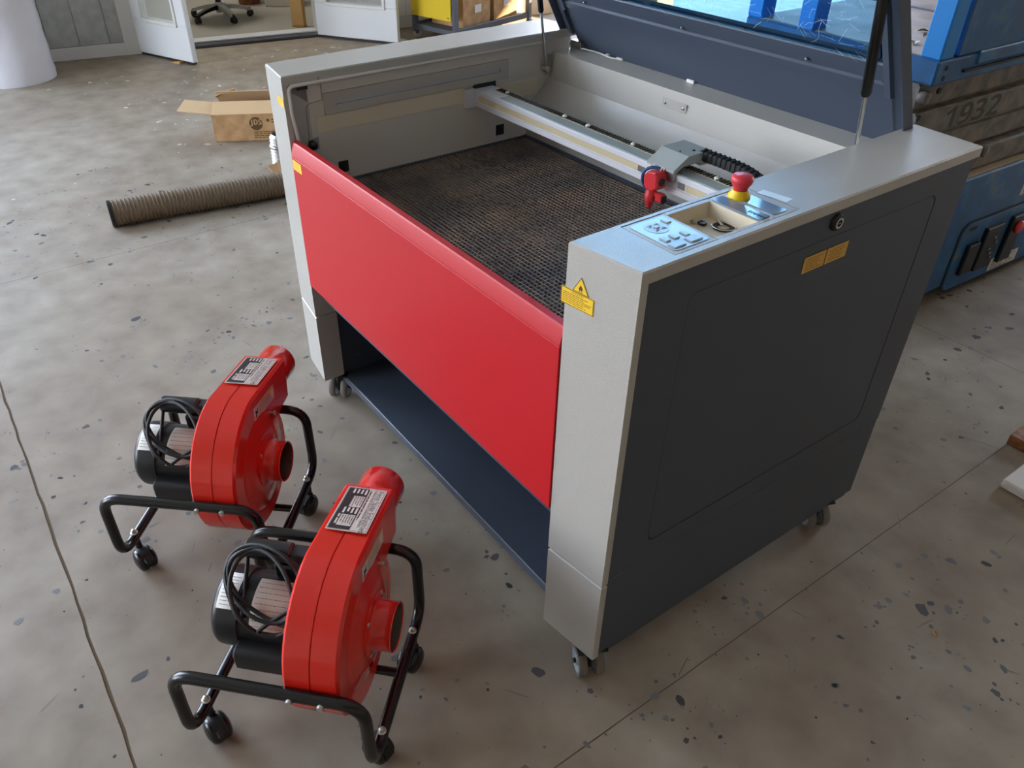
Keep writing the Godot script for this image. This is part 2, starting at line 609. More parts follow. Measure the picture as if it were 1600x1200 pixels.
func build_room() -> void:
	# office wall: shell round a roll-up door opening, the office doorway and a high window band
	var b := MB.new()
	b.span(Vector3(-6.6, 0, -0.2), Vector3(-6.2, 6.2, 0))
	b.span(Vector3(-6.2, 5.3, -0.2), Vector3(-1.4, 6.2, 0))
	b.span(Vector3(-1.4, 0, -0.2), Vector3(0.6, 6.2, 0))
	b.span(Vector3(0.6, 2.1, -0.2), Vector3(2.03, 6.2, 0))
	b.span(Vector3(2.03, 0, -0.2), Vector3(3.6, 6.2, 0))
	b.span(Vector3(3.6, 0, -0.2), Vector3(4.3, 6.2, 0))
	b.span(Vector3(4.3, 5.7, -0.2), Vector3(8.6, 6.2, 0))
	b.span(Vector3(8.6, 0, -0.2), Vector3(9.2, 6.2, 0))
	var wl := wstruct("wall_left", b, M.wall_paint)
	# boarding with open grooves beside the doorway
	var board := MB.new()
	board.span(Vector3(0, 0.095, 0.001), Vector3(0.211, 2.4, 0.011), 0.003)
	var bm := board.mesh()
	var x0 := -1.333
	while x0 < 0.40:
		var o := MeshInstance3D.new()
		o.name = "board"
		o.mesh = bm
		o.material_override = M.wall_panel
		o.position = Vector3(x0, 0, 0)
		wl.add_child(o, true)
		x0 += 0.2155
	x0 = 2.16
	while x0 < 3.4:
		var o := MeshInstance3D.new()
		o.name = "board"
		o.mesh = bm
		o.material_override = M.wall_paint
		o.position = Vector3(x0, 0, -0.006)
		wl.add_child(o, true)
		x0 += 0.2155
	b = MB.new()
	b.span(Vector3(-1.4, 0, 0.0), Vector3(0.5, 0.092, 0.016), 0.004)
	b.span(Vector3(2.14, 0, 0.0), Vector3(3.6, 0.092, 0.016), 0.004)
	wstruct("baseboard_left", b, M.trim_white)
	b = MB.new()
	b.span(Vector3(0.49, 0, -0.2), Vector3(0.6, 2.1, 0.024), 0.004)
	b.span(Vector3(2.03, 0, -0.2), Vector3(2.14, 2.1, 0.024), 0.004)
	b.span(Vector3(0.49, 2.1, -0.2), Vector3(2.14, 2.22, 0.024), 0.004)
	wstruct("trim_1", b, M.trim_white)
	# guides and rolled curtain of the tall roll-up door past the cart
	b = MB.new()
	b.span(Vector3(4.3, 0, -0.12), Vector3(4.36, 5.7, -0.04))
	b.span(Vector3(8.54, 0, -0.12), Vector3(8.6, 5.7, -0.04))
	b.cyl(Vector3(4.3, 5.85, 0.2), Vector3(8.6, 5.85, 0.2), 0.18, 24)
	wstruct("trim_3", b, M.door_steel)
	# the other walls, with a roll-up opening in the rear one
	b = MB.new()
	b.span(Vector3(-4.2, 0, -9.2), Vector3(-0.4, 6.2, -9.0))
	b.span(Vector3(-0.4, 4.0, -9.2), Vector3(1.2, 6.2, -9.0))
	b.span(Vector3(1.2, 0, -9.2), Vector3(6.2, 6.2, -9.0))
	struct("wall_back", b, M.shed_wall)
	b = MB.new()
	b.span(Vector3(6.0, 0, -9.0), Vector3(6.2, 6.2, 6.2))
	struct("wall_right", b, M.shed_wall)
	b = MB.new()
	b.span(Vector3(-7.4, 0, 6.2), Vector3(-4.6, 6.2, 6.4))
	b.span(Vector3(-4.6, 3.8, 6.2), Vector3(-1.6, 6.2, 6.4))  # unseen opening, added to let fill light in from the front
	b.span(Vector3(-1.6, 0, 6.2), Vector3(6.2, 6.2, 6.4))
	struct("wall_front", b, M.wall_paint)
	b = MB.new()
	b.prism(PackedVector2Array([Vector2(-7.4, 6.4), Vector2(6.2, 6.4), Vector2(6.2, -9.2), Vector2(-4.2, -9.2)]), Vector3(0, 6.2, 0), Vector3(1, 0, 0), Vector3(0, 0, 1), Vector3(0, 0.2, 0))
	struct("ceiling", b, M.ceiling_paint)
	# ground outside the openings
	b = MB.new()
	b.span(Vector3(-45, -0.3, -45), Vector3(40, -0.06, 40))
	struct("ground", b, M.asphalt)
	# office behind the doorway
	b = MB.new()
	b.span(Vector3(-0.6, -0.06, -3.2), Vector3(3.3, 0.012, -0.2))
	wstruct("floor_office", b, M.office_floor)
	b = MB.new()
	b.span(Vector3(-0.7, 0, -3.3), Vector3(-0.6, 2.7, -0.2))
	b.span(Vector3(3.3, 0, -3.3), Vector3(3.4, 2.7, -0.2))
	b.span(Vector3(-0.6, 0, -3.3), Vector3(3.3, 2.7, -3.2))
	wstruct("wall_office", b, M.office_wall)
	b = MB.new()
	b.span(Vector3(-0.7, 2.7, -3.3), Vector3(3.4, 2.8, -0.2))
	wstruct("ceiling_office", b, M.ceiling_paint)
	# threshold: dark sill with a pale metal strip
	b = MB.new()
	b.span(Vector3(0.6, 0, -0.2), Vector3(2.03, 0.022, 0.03), 0.004)
	var th := wstruct("trim_2", b, M.threshold_metal)
	b = MB.new()
	b.span(Vector3(0.6, 0.022, -0.19), Vector3(2.03, 0.034, -0.06), 0.003)
	org = Vector3.ZERO
	part(th, "sill_strip", b, M.aluminium)
	office_doors()

func office_doors() -> void:
	# two half-glazed leaves standing open into the workshop
	var specs := [[Vector3(0.61, 0, 0.02), 0.62, deg_to_rad(-57.0), 1.0], [Vector3(2.02, 0, 0.02), 0.76, deg_to_rad(-46.0), -1.0]]
	for i in 2:
		var s: Array = specs[i]
		var w: float = s[1]
		var o := Node3D.new()
		o.name = "door_%d" % (i + 1)
		o.set_meta("kind", "structure")
		add_child(o)
		o.transform = wall_xf() * Transform3D(Basis(Vector3.UP, s[2]), s[0])
		org = Vector3.ZERO
		var t := 0.022
		var y0 := 0.02
		var b := MB.new()
		b.span(Vector3(0, y0, -t), Vector3(w, 0.27, t), 0.004)
		b.span(Vector3(0, 1.9, -t), Vector3(w, 2.08, t), 0.004)
		b.span(Vector3(0, 0.27, -t), Vector3(0.12, 1.9, t), 0.004)
		b.span(Vector3(w - 0.12, 0.27, -t), Vector3(w, 1.9, t), 0.004)
		part(o, "door_frame", b, M.door_white)
		b = MB.new()
		for sg in [-1.0, 1.0]:
			b.span(Vector3(0.10, 0.255, sg * t), Vector3(w - 0.10, 0.28, sg * (t + 0.012)), 0.004)
			b.span(Vector3(0.10, 1.89, sg * t), Vector3(w - 0.10, 1.915, sg * (t + 0.012)), 0.004)
			b.span(Vector3(0.10, 0.28, sg * t), Vector3(0.125, 1.89, sg * (t + 0.012)), 0.004)
			b.span(Vector3(w - 0.125, 0.28, sg * t), Vector3(w - 0.10, 1.89, sg * (t + 0.012)), 0.004)
		part(o, "glazing_bead", b, M.trim_white)
		b = MB.new()
		b.span(Vector3(0.12, 0.27, -0.003), Vector3(w - 0.12, 1.9, 0.003))
		part(o, "pane", b, M.door_glass)
		b = MB.new()
		b.span(Vector3(0.01, 0.006, -t * 0.6), Vector3(w - 0.01, 0.02, t * 0.6))
		part(o, "door_sweep", b, M.rubber_and_hole_black)
		b = MB.new()
		for sg in [-1.0, 1.0]:
			b.cyl(Vector3(w - 0.06, 1.0, sg * t), Vector3(w - 0.06, 1.0, sg * (t + 0.05)), 0.012, 10)
			b.span(Vector3(w - 0.17, 0.99, sg * (t + 0.04)), Vector3(w - 0.05, 1.01, sg * (t + 0.055)), 0.004)
		part(o, "door_handle", b, M.steel)

# ---------------------------------------------------------------- floor
func build_floor() -> void:
	var bed := MB.new()
	bed.prism(PackedVector2Array([Vector2(-7.6, 6.4), Vector2(6.2, 6.4), Vector2(6.2, -9.2), Vector2(-4.0, -9.2)]), Vector3(0, -0.1, 0), Vector3(1, 0, 0), Vector3(0, 0, 1), Vector3(0, 0.0978, 0))
	mat("joint_dirt", rgb(104, 84, 60), 0.9)
	var fl := struct("floor", bed, M.joint_dirt)
	var m := mat("concrete", Color(1, 1, 1), 0.68)
	m.vertex_color_use_as_albedo = true
	m.albedo_texture = noise_tex(0.0055, 1024, 71, 7, [[0.1, rgb(208, 201, 192)], [0.42, rgb(224, 219, 212)], [0.62, rgb(230, 226, 219)], [0.9, rgb(242, 239, 233)]])
	tri_scale(m, 0.9, true)
	bump(m, noise_tex(0.05, 512, 72, 4), 0.03)
	var big := FastNoiseLite.new()
	big.seed = 5
	big.frequency = 0.55
	big.fractal_octaves = 4
	var mid := FastNoiseLite.new()
	mid.seed = 15
	mid.frequency = 2.6
	mid.fractal_octaves = 4
	var rust := FastNoiseLite.new()
	rust.seed = 25
	rust.frequency = 0.9
	rust.fractal_octaves = 3
	var xs := [-7.6, -5.0, -2.1, 0.815, 3.7, 6.1]
	var zs := [6.3, 3.8, 0.89, -2.05, -5.0, -9.1]
	var step := 0.06
	for i in 5:
		for j in 5:
			var xa: float = xs[i] + 0.0013
			var xb: float = xs[i + 1] - 0.0013
			var za: float = zs[j] - (0.0036 if j == 2 else 0.0013)
			var zb: float = zs[j + 1] + (0.0036 if j == 1 else 0.0013)
			var nx := int(ceil((xb - xa) / step))
			var nz := int(ceil((za - zb) / step))
			var vs := PackedVector3Array()
			var ns := PackedVector3Array()
			var cs := PackedColorArray()
			var ix := PackedInt32Array()
			for a in nx + 1:
				for c in nz + 1:
					var x := lerpf(xa, xb, float(a) / nx)
					var z := lerpf(za, zb, float(c) / nz)
					var ex := x
					var ez := z
					if c == 0 or c == nz:
						ez += clampf(mid.get_noise_2d(x * 7.0, z * 7.0), -1.0, 1.0) * (0.005 if (j == 2 and c == 0) or (j == 1 and c == nz) else 0.0012)
					if a == 0 or a == nx:
						ex += mid.get_noise_2d(z * 7.0, x * 7.0) * 0.0012
					vs.append(Vector3(ex, 0, ez))
					ns.append(Vector3.UP)
					var t := 0.55 + 0.40 * big.get_noise_2d(x, z) + 0.16 * mid.get_noise_2d(x, z)
					t = clampf(t, 0.0, 1.0)
					var col := Color(0.312, 0.262, 0.198).lerp(Color(0.424, 0.378, 0.312), t)
					var rr := clampf(rust.get_noise_2d(x + 30.0, z) * 1.2, 0.0, 0.4)
					col = col.lerp(Color(0.300, 0.236, 0.170), rr)
					cs.append(col)
			for a in nx:
				for c in nz:
					var p := a * (nz + 1) + c
					ix.append_array(PackedInt32Array([p, p + 1, p + nz + 1, p + 1, p + nz + 2, p + nz + 1]))
			# slab edges drop into the joint
			var ar := []
			ar.resize(Mesh.ARRAY_MAX)
			ar[Mesh.ARRAY_VERTEX] = vs
			ar[Mesh.ARRAY_NORMAL] = ns
			ar[Mesh.ARRAY_COLOR] = cs
			ar[Mesh.ARRAY_INDEX] = ix
			var am := ArrayMesh.new()
			am.add_surface_from_arrays(Mesh.PRIMITIVE_TRIANGLES, ar)
			var o := MeshInstance3D.new()
			o.name = "slab"
			o.mesh = am
			o.material_override = m
			fl.add_child(o, true)
			o.set_meta("label", "cast concrete floor slab between saw-cut joints")
	floor_marks(fl)

func blob(b: MB, x: float, z: float, r: float, rg: RandomNumberGenerator, stretch: float, turn: float, y: float) -> void:
	var k := 9
	var ps := []
	var ca := cos(turn)
	var sa := sin(turn)
	for i in k:
		var a := TAU * i / k
		var rr := r * rg.randf_range(0.62, 1.15)
		var u := cos(a) * rr * stretch
		var w := sin(a) * rr
		ps.append(Vector3(x + u * ca - w * sa, y, z + u * sa + w * ca))
	for i in k:
		b.tri(Vector3(x, y, z), ps[i], ps[(i + 1) % k], Vector3.UP, Vector3.UP, Vector3.UP)

func floor_marks(fl: Node3D) -> void:
	var rg := RandomNumberGenerator.new()
	rg.seed = 77
	var clump := FastNoiseLite.new()
	clump.seed = 9
	clump.frequency = 1.1
	var dm := mat("drip_stain", Color(1, 1, 1), 0.8)
	dm.vertex_color_use_as_albedo = true
	var b := MB.new()
	# dark drips
	var made := 0
	while made < 5200:
		var x := rg.randf_range(-3.2, 3.4)
		var z := rg.randf_range(-3.2, 1.4)
		if clump.get_noise_2d(x, z) + rg.randf_range(-0.45, 0.45) < 0.0:
			continue
		var r := 0.0018 + (0.0125 if made % 4 == 0 else 0.009) * pow(rg.randf(), 3.6)
		var g := rg.randf_range(0.035, 0.10) if made % 4 == 0 else rg.randf_range(0.12, 0.20)
		b.tint = Color(g, g * 0.97, g * 0.93)
		blob(b, x, z, r, rg, rg.randf_range(1.0, 1.7), rg.randf() * TAU, 0.0004)
		if rg.randf() < 0.2:
			for q in rg.randi_range(2, 5):
				blob(b, x + rg.randf_range(-0.03, 0.03), z + rg.randf_range(-0.03, 0.03), r * rg.randf_range(0.3, 0.7), rg, 1.2, rg.randf() * TAU, 0.00045)
		made += 1
	# broad worn smudges and drag marks
	for k in 240:
		var x := rg.randf_range(-3.0, 3.0)
		var z := rg.randf_range(-3.0, 1.3)
		var g := rg.randf_range(0.15, 0.23)
		b.tint = Color(g * 1.06, g, g * 0.9)
		blob(b, x, z, rg.randf_range(0.0009, 0.0024), rg, rg.randf_range(8.0, 26.0), rg.randf() * TAU, 0.00035)
	var o := part(fl, "drip_stains", b, dm, "", true)
	o.set_meta("kind", "stuff")
	# pale paint flecks towards the office
	b = MB.new()
	for k in 300:
		var x := rg.randf_range(-5.4, -2.2)
		var z := rg.randf_range(-4.2, 0.9)
		if k % 3 > 0:
			x = rg.randf_range(-5.2, -3.2)
			z = rg.randf_range(-2.2, -0.3)
		var g := rg.randf_range(0.45, 0.62)
		b.tint = Color(g, g * 0.97, g * 0.92)
		blob(b, x, z, 0.003 + 0.013 * pow(rg.randf(), 3.0), rg, rg.randf_range(1.0, 2.4), rg.randf() * TAU, 0.0004)
	o = part(fl, "paint_flecks", b, dm, "", true)
	o.set_meta("kind", "stuff")

# ---------------------------------------------------------------- laser engraver
const HW := 0.714
const IN := 0.567
const TOP := 1.048

func mx(p: PackedVector2Array, s: float) -> PackedVector2Array:
	var r := PackedVector2Array()
	for q in p:
		r.append(Vector2(q.x * s, q.y))
	return r

func plan(b: MB, poly: PackedVector2Array, s: float, y0: float, y1: float, bev: float, bev1 := -1.0) -> void:
	b.prism(mx(poly, s), Vector3(0, y0, 0), Vector3(1, 0, 0), Vector3(0, 0, 1), Vector3(0, y1 - y0, 0), bev, bev1)

func build_engraver() -> void:
	var e := thing("laser_engraver", "grey and dark blue laser engraving machine with red front flap and open lid", "engraver", Vector3(0, 0, -0.47))
	org = e.position
	var X := Vector3(1, 0, 0)
	var Y := Vector3(0, 1, 0)
	var Z := Vector3(0, 0, 1)
	for s: float in [-1.0, 1.0]:
		# front covers of the side housings, with the seam at 0.34 m
		var up := PackedVector2Array([Vector2(0.567, 0.019), Vector2(0.714, 0.0), Vector2(0.714, -0.016), Vector2(0.699, -0.016), Vector2(0.699, -0.05), Vector2(0.575, -0.05), Vector2(0.575, 0.004), Vector2(0.567, 0.004)])
		var low := PackedVector2Array([Vector2(0.567, 0.019), Vector2(0.714, 0.0), Vector2(0.714, -0.016), Vector2(0.699, -0.016), Vector2(0.699, -0.05), Vector2(0.567, -0.05)])
		var b := MB.new()
		plan(b, up, s, 0.3415, 1.026, 0.0025, 0.0)
		b.span(Vector3(s * 0.567, 0.3415, -0.05), Vector3(s * 0.577, 0.46, 0.004), 0.001)
		part(e, "front_cover", b, M.white_powder_coat)
		b = MB.new()
		plan(b, low, s, 0.10, 0.3385, 0.0025)
		part(e, "kick_cover", b, M.white_powder_coat)
		# dark side panels with a flush service door
		b = MB.new()
		var zc := -0.478
		b.ring(rrect(0.918, 0.678, 0.004, 6), rrect(0.714, 0.578, 0.022, 6), Vector3(s * 0.700, 0.682, zc), Z, Y, X * s * 0.008)
		var sp := part(e, "side_panel", b, M.dark_powder_coat)
		b = MB.new()
		b.prism(rrect(0.711, 0.575, 0.021, 6), Vector3(s * 0.6995, 0.682, zc), Z, Y, X * s * 0.008, 0.0008)
		part(sp, "service_door", b, M.dark_powder_coat)
		b = MB.new()
		b.span(Vector3(s * 0.698, 0.094, -0.937), Vector3(s * 0.707, 0.3395, -0.018), 0.0015)
		part(e, "lower_side_panel", b, M.dark_powder_coat)
		# inner frame the panels hang on
		b = MB.new()
		b.span(Vector3(s * 0.58, 0.072, -0.93), Vector3(s * 0.698, 0.70, -0.05))
		b.span(Vector3(s * 0.60, 0.70, -0.93), Vector3(s * 0.698, 0.93, -0.05))
		part(e, "housing_frame", b, M.dark_powder_coat)
		top_cover(e, s)
	chamber(e)
	gantry(e)
	flap_and_shelf(e)
	lid(e)
	control_panel(e)
	for p: Vector3 in [Vector3(0.672, 0, -0.030), Vector3(-0.600, 0, -0.045), Vector3(0.675, 0, -0.838), Vector3(-0.635, 0, -0.845)]:
		machine_caster(e, p, 1.15 if p.x > 0 else 0.80)
	machine_labels(e)

# folded cover; the right one has a rectangular hole for the control panel
func top_cover(e: Node3D, s: float) -> void:
	var bv := 0.003
	var ov := 0.0
	var o := [Vector2(0.567 - ov, 0.019 + ov), Vector2(0.714 + ov, ov), Vector2(0.714 + ov, -0.942), Vector2(0.556 - ov, -0.955)]
	var i := [Vector2(0.567 + bv, 0.019 - bv), Vector2(0.714 - bv, -bv), Vector2(0.714 - bv, -0.942 + bv), Vector2(0.556 + bv, -0.955 + bv)]
	var b := MB.new()
	var y0 := 1.026
	var y1 := TOP
	var up := Vector3.UP
	var at := func(p: Vector2, y: float) -> Vector3: return Vector3(p.x * s, y, p.y)
	for k in 4:
		var j := (k + 1) % 4
		var mid := Vector3((o[k] + o[j]).x * 0.5 - 0.64, 0, (o[k] + o[j]).y * 0.5 + 0.47)
		var d: Vector2 = o[j] - o[k]
		var nn := Vector3(-d.y, 0, d.x).normalized()
		if nn.dot(mid) < 0:
			nn = -nn
		nn.x *= s
		b.quad(at.call(o[k], y0), at.call(o[j], y0), at.call(o[j], y1 - bv), at.call(o[k], y1 - bv), nn)
		b.quad(at.call(o[k], y1 - bv), at.call(o[j], y1 - bv), at.call(i[j], y1), at.call(i[k], y1), nn + up)
	var h0 := -0.083
	var h1 := -0.383
	var ha := 0.5755
	var hb := 0.6995
	var ix := func(z: float) -> float: return lerpf(i[0].x, i[3].x, (z - i[0].y) / (i[3].y - i[0].y))
	if s < 0:
		b.quad(at.call(o[0], y0), at.call(o[1], y0), at.call(o[2], y0), at.call(o[3], y0), -up)
		b.quad(at.call(i[0], y1), at.call(i[1], y1), at.call(i[2], y1), at.call(i[3], y1), up)
	else:
		b.quad(at.call(i[0], y1), at.call(i[1], y1), Vector3(i[1].x, y1, h0), Vector3(ix.call(h0), y1, h0), up)
		b.quad(Vector3(ix.call(h0), y1, h0), Vector3(ha, y1, h0), Vector3(ha, y1, h1), Vector3(ix.call(h1), y1, h1), up)
		b.quad(Vector3(hb, y1, h0), Vector3(i[1].x, y1, h0), Vector3(i[1].x, y1, h1), Vector3(hb, y1, h1), up)
		b.quad(Vector3(ix.call(h1), y1, h1), Vector3(i[1].x, y1, h1), at.call(i[2], y1), at.call(i[3], y1), up)
		var yb := 1.034
		b.quad(Vector3(ha, yb, h0), Vector3(ha, yb, h1), Vector3(ha, y1, h1), Vector3(ha, y1, h0), Vector3(1, 0, 0))
		b.quad(Vector3(hb, yb, h0), Vector3(hb, yb, h1), Vector3(hb, y1, h1), Vector3(hb, y1, h0), Vector3(-1, 0, 0))
		b.quad(Vector3(ha, yb, h0), Vector3(hb, yb, h0), Vector3(hb, y1, h0), Vector3(ha, y1, h0), Vector3(0, 0, -1))
		b.quad(Vector3(ha, yb, h1), Vector3(hb, yb, h1), Vector3(hb, y1, h1), Vector3(ha, y1, h1), Vector3(0, 0, 1))
	part(e, "top_cover", b, M.white_powder_coat)

func control_panel(e: Node3D) -> void:
	var Y := Vector3(0, 1, 0)
	var y := TOP - 0.0005
	# insert plate with the storage tray sunk in it
	var b := MB.new()
	var t0 := -0.180
	var t1 := -0.283
	var ta := 0.586
	var tb := 0.691
	b.span(Vector3(0.577, y - 0.012, -0.0845), Vector3(0.698, y, t0), 0.0012)
	b.span(Vector3(0.577, y - 0.012, t1), Vector3(0.698, y, -0.3815), 0.0012)
	b.span(Vector3(0.577, y - 0.012, t1), Vector3(ta, y, t0))
	b.span(Vector3(tb, y - 0.012, t1), Vector3(0.698, y, t0))
	var cp := part(e, "control_panel", b, M.white_powder_coat)
	b = MB.new()
	var yd := TOP - 0.026
	var A := [Vector3(ta, y, t0), Vector3(tb, y, t0), Vector3(tb, y, t1), Vector3(ta, y, t1)]
	var B := [Vector3(ta + 0.006, yd, t0 - 0.012), Vector3(tb - 0.006, yd, t0 - 0.012), Vector3(tb - 0.006, yd, t1 + 0.006), Vector3(ta + 0.006, yd, t1 + 0.006)]
	var cen := Vector3((ta + tb) / 2, y, (t0 + t1) / 2)
	for k in 4:
		var j := (k + 1) % 4
		b.quad(A[k], A[j], B[j], B[k], cen - (A[k] + A[j]) * 0.5)
	b.quad(B[0], B[1], B[2], B[3], Y)
	part(e, "storage_tray", b, M.cream_wall)
	# keypad film with raised keys
	b = MB.new()
	b.prism(rrect(0.106, 0.078, 0.006, 4), Vector3(0.637, y, -0.132), Vector3(1, 0, 0), Vector3(0, 0, -1), Y * 0.0012, 0.0004)
	var kp := part(e, "keypad", b, M.panel_film)
	b = MB.new()
	b.cyl(Vector3(0.613, y + 0.0012, -0.128), Vector3(0.613, y + 0.0018, -0.128), 0.021, 24)
	part(kp, "direction_pad", b, M.panel_key)
	for k in 4:
		var a := PI / 4 + PI / 2 * k
		var d := Vector3(cos(a), 0, sin(a))
		var sd := Vector3(-d.z, 0, d.x)
		var c := Vector3(0.613, y + 0.0018, -0.128) + d * 0.009
		b = MB.new()
		var tip := c + d * 0.009
		var l := c - d * 0.001 + sd * 0.006
		var r := c - d * 0.001 - sd * 0.006
		var mid := (tip + l + r) / 3 + Y * 0.0025
		b.flat(tip, l, mid, Y); b.flat(l, r, mid, Y); b.flat(r, tip, mid, Y)
		part(kp, "arrow_key", b, M.panel_key)
	for q: Array in [[0.613, -0.128, 0.009, 0.009], [0.604, -0.158, 0.018, 0.011], [0.655, -0.149, 0.018, 0.010], [0.653, -0.127, 0.018, 0.012], [0.653, -0.107, 0.018, 0.012], [0.676, -0.147, 0.019, 0.026], [0.676, -0.110, 0.019, 0.026]]:
		b = MB.new()
		b.box(Vector3(q[0], y + 0.0024, q[1]), Vector3(q[2], 0.003, q[3]), 0.0014)
		part(kp, "key", b, M.panel_key)
	# display strip, brand strip and the emergency stop
	b = MB.new()
	b.prism(rrect(0.106, 0.028, 0.003, 3), Vector3(0.637, y, -0.303), Vector3(1, 0, 0), Vector3(0, 0, -1), Y * 0.0014, 0.0004)
	var dp := part(e, "display", b, M.display_film)
	b = MB.new()
	b.text("trotec", 0.0095, Vector3(0.655, y + 0.0017, -0.2985), Vector3(1, 0, 0), Vector3(0, 0, -1), 0, "Droid Sans", true)
	part(dp, "lettering", b, M.ink_black)
	b = MB.new()
	b.prism(rrect(0.106, 0.034, 0.004, 3), Vector3(0.637, y, -0.344), Vector3(1, 0, 0), Vector3(0, 0, -1), Y * 0.0012, 0.0004)
	part(e, "status_strip", b, M.display_film)
	var c := Vector3(0.604, y, -0.338)
	b = MB.new()
	b.lathe([Vector2(0.0195, 0), Vector2(0.0195, 0.004), Vector2(0.0135, 0.014), Vector2(0.0, 0.014)], c, Y, 28)
	var es := part(e, "emergency_stop", b, M.yellow_plastic, "yellow collar of the emergency stop")
	b = MB.new()
	b.lathe([Vector2(0.012, 0.012), Vector2(0.0125, 0.018), Vector2(0.0175, 0.026), Vector2(0.0195, 0.031), Vector2(0.0195, 0.036), Vector2(0.0165, 0.040), Vector2(0.0, 0.0415)], c, Y, 28)
	part(es, "mushroom_head", b, M.red_knob, "red mushroom push head")
	# clear tape on the cover behind the panel
	b = MB.new()
	var ex := Vector3(0.90, 0, -0.26).normalized()
	b.box(Vector3(0.638, TOP + 0.0003, -0.392), Vector3(0.058, 0.0005, 0.021), 0.0, Basis(Y, 0.16))
	var cl := mat("clear_tape", rgb(206, 206, 196), 0.25)
	part(e, "tape_strip", b, cl)

func chamber(e: Node3D) -> void:
	var X := Vector3(1, 0, 0)
	var Y := Vector3(0, 1, 0)
	var Z := Vector3(0, 0, 1)
	var yb := 0.62
	var b: MB
	for s: float in [-1.0, 1.0]:
		b = MB.new()
		b.span(Vector3(s * 0.575, yb, -0.94), Vector3(s * 0.582, 1.026, 0.003))
		part(e, "chamber_wall", b, M.chamber_grey)
	var wx := -0.575
	# L-shaped corner plate
	b = MB.new()
	var pl := PackedVector2Array([Vector2(0.003, 0.70), Vector2(0.003, 1.018)])
	for i in 6:
		var a := PI - PI / 2 * i / 5
		pl.append(Vector2(-0.011 - cos(a) * 0.014, 1.012 + sin(a) * 0.014))
	pl.append_array(PackedVector2Array([Vector2(-0.090, 1.026), Vector2(-0.090, 0.972), Vector2(-0.058, 0.969)]))
	for i in 5:
		var a := PI / 2 + PI / 2 * i / 4
		pl.append(Vector2(-0.058 - cos(a + PI / 2) * 0.0 + sin(a - PI / 2) * 0.018, 0.951 + cos(a - PI / 2) * 0.018))
	pl.append(Vector2(-0.040, 0.86))
	pl.append(Vector2(-0.036, 0.70))
	b.prism(pl, Vector3(wx, 0, 0), Z, Y, X * 0.003, 0.0004)
	var cpl := part(e, "corner_plate", b, M.chamber_plate)
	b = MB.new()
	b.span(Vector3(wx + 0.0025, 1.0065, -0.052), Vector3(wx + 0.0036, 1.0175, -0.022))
	part(cpl, "slot_shade", b, M.rubber_and_hole_black)  # black strip painted in for the shade inside the slot
	# long panel with a light slot
	b = MB.new()
	b.ring(rrect(0.606, 0.056, 0.001, 2), rrect(0.546, 0.011, 0.001, 2), Vector3(wx, 0.960, -0.396), Z, Y, X * 0.006)
	var lp := part(e, "light_bar_panel", b, M.chamber_mid)
	b = MB.new()
	b.span(Vector3(wx, 0.9545, -0.669), Vector3(wx + 0.0012, 0.9655, -0.123))
	part(lp, "light_bar", b, M.slot_grey)
	# cream cover bands over the gantry slot
	b = MB.new()
	b.span(Vector3(wx, 0.886, -0.540), Vector3(wx + 0.0016, 0.930, -0.066), 0.0005)
	part(e, "slot_band", b, M.cream_wall)
	b = MB.new()
	b.span(Vector3(wx, 0.870, -0.812), Vector3(wx + 0.0016, 0.916, -0.655), 0.0005)
	part(e, "slot_band", b, M.cream_wall)
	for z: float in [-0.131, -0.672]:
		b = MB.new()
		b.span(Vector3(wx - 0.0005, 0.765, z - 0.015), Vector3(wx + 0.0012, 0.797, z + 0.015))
		part(e, "port_shade", b, M.rubber_and_hole_black)  # flat black square, painted shade of a recessed port
	b = MB.new()
	b.span(Vector3(wx, 0.845, -0.066), Vector3(wx + 0.004, 0.878, -0.036), 0.001)
	var kb := part(e, "latch_plate", b, M.steel)
	b = MB.new()
	b.lathe([Vector2(0.0, 0.022), Vector2(0.010, 0.020), Vector2(0.0115, 0.017), Vector2(0.0115, 0.004), Vector2(0.009, 0.003)], Vector3(wx, 0.862, -0.044), X, 16)
	part(kb, "latch_knob", b, M.rubber_and_hole_black)
	# white seal bead round the opening
	b = MB.new()
	var bead := fillet([Vector3(-0.566, 0.877, -0.006), Vector3(-0.566, 0.952, 0.003), Vector3(-0.566, 1.0215, 0.003), Vector3(-0.566, 1.0215, -0.11), Vector3(-0.566, 1.0215, -0.835)], 0.014, 6)
	b.tube(bead, 0.0048, 8)
	part(e, "seal_bead", b, M.gasket_white)
	b = MB.new()
	b.cyl(Vector3(-0.567, 1.030, -0.083), Vector3(-0.5635, 1.030, -0.083), 0.004, 12, 0.001)
	part(e, "seal_screw", b, M.steel)
	# rear wall and coved tray
	var pr := PackedVector2Array([Vector2(-0.775, yb), Vector2(-0.775, 0.856)])
	for i in 9:
		var t := float(i) / 8
		pr.append(Vector2(-0.790, 0.8565).lerp(Vector2(-0.822, 0.857), t).lerp(Vector2(-0.822, 0.857).lerp(Vector2(-0.866, 0.926), t), t))
	pr.append_array(PackedVector2Array([Vector2(-0.90, 0.926), Vector2(-0.90, yb)]))
	b = MB.new()
	b.prism(pr, Vector3(-0.574, 0, 0), Z, Y, X * 1.148)
	part(e, "rear_tray", b, M.white_powder_coat)
	# rear beam
	b = MB.new()
	b.prism(PackedVector2Array([Vector2(-0.855, 0.910), Vector2(-0.862, 0.990), Vector2(-0.948, 0.994), Vector2(-0.948, 0.910)]), Vector3(-0.560, 0, 0), Z, Y, X * 1.12, 0.002)
	var rbm := part(e, "rear_beam", b, M.white_powder_coat)
	b = MB.new()
	b.box(Vector3(-0.041, 0.955, -0.8575), Vector3(0.088, 0.025, 0.003), 0.0008, Basis(X, 0.087))
	part(rbm, "cover_plate", b, M.white_powder_coat)
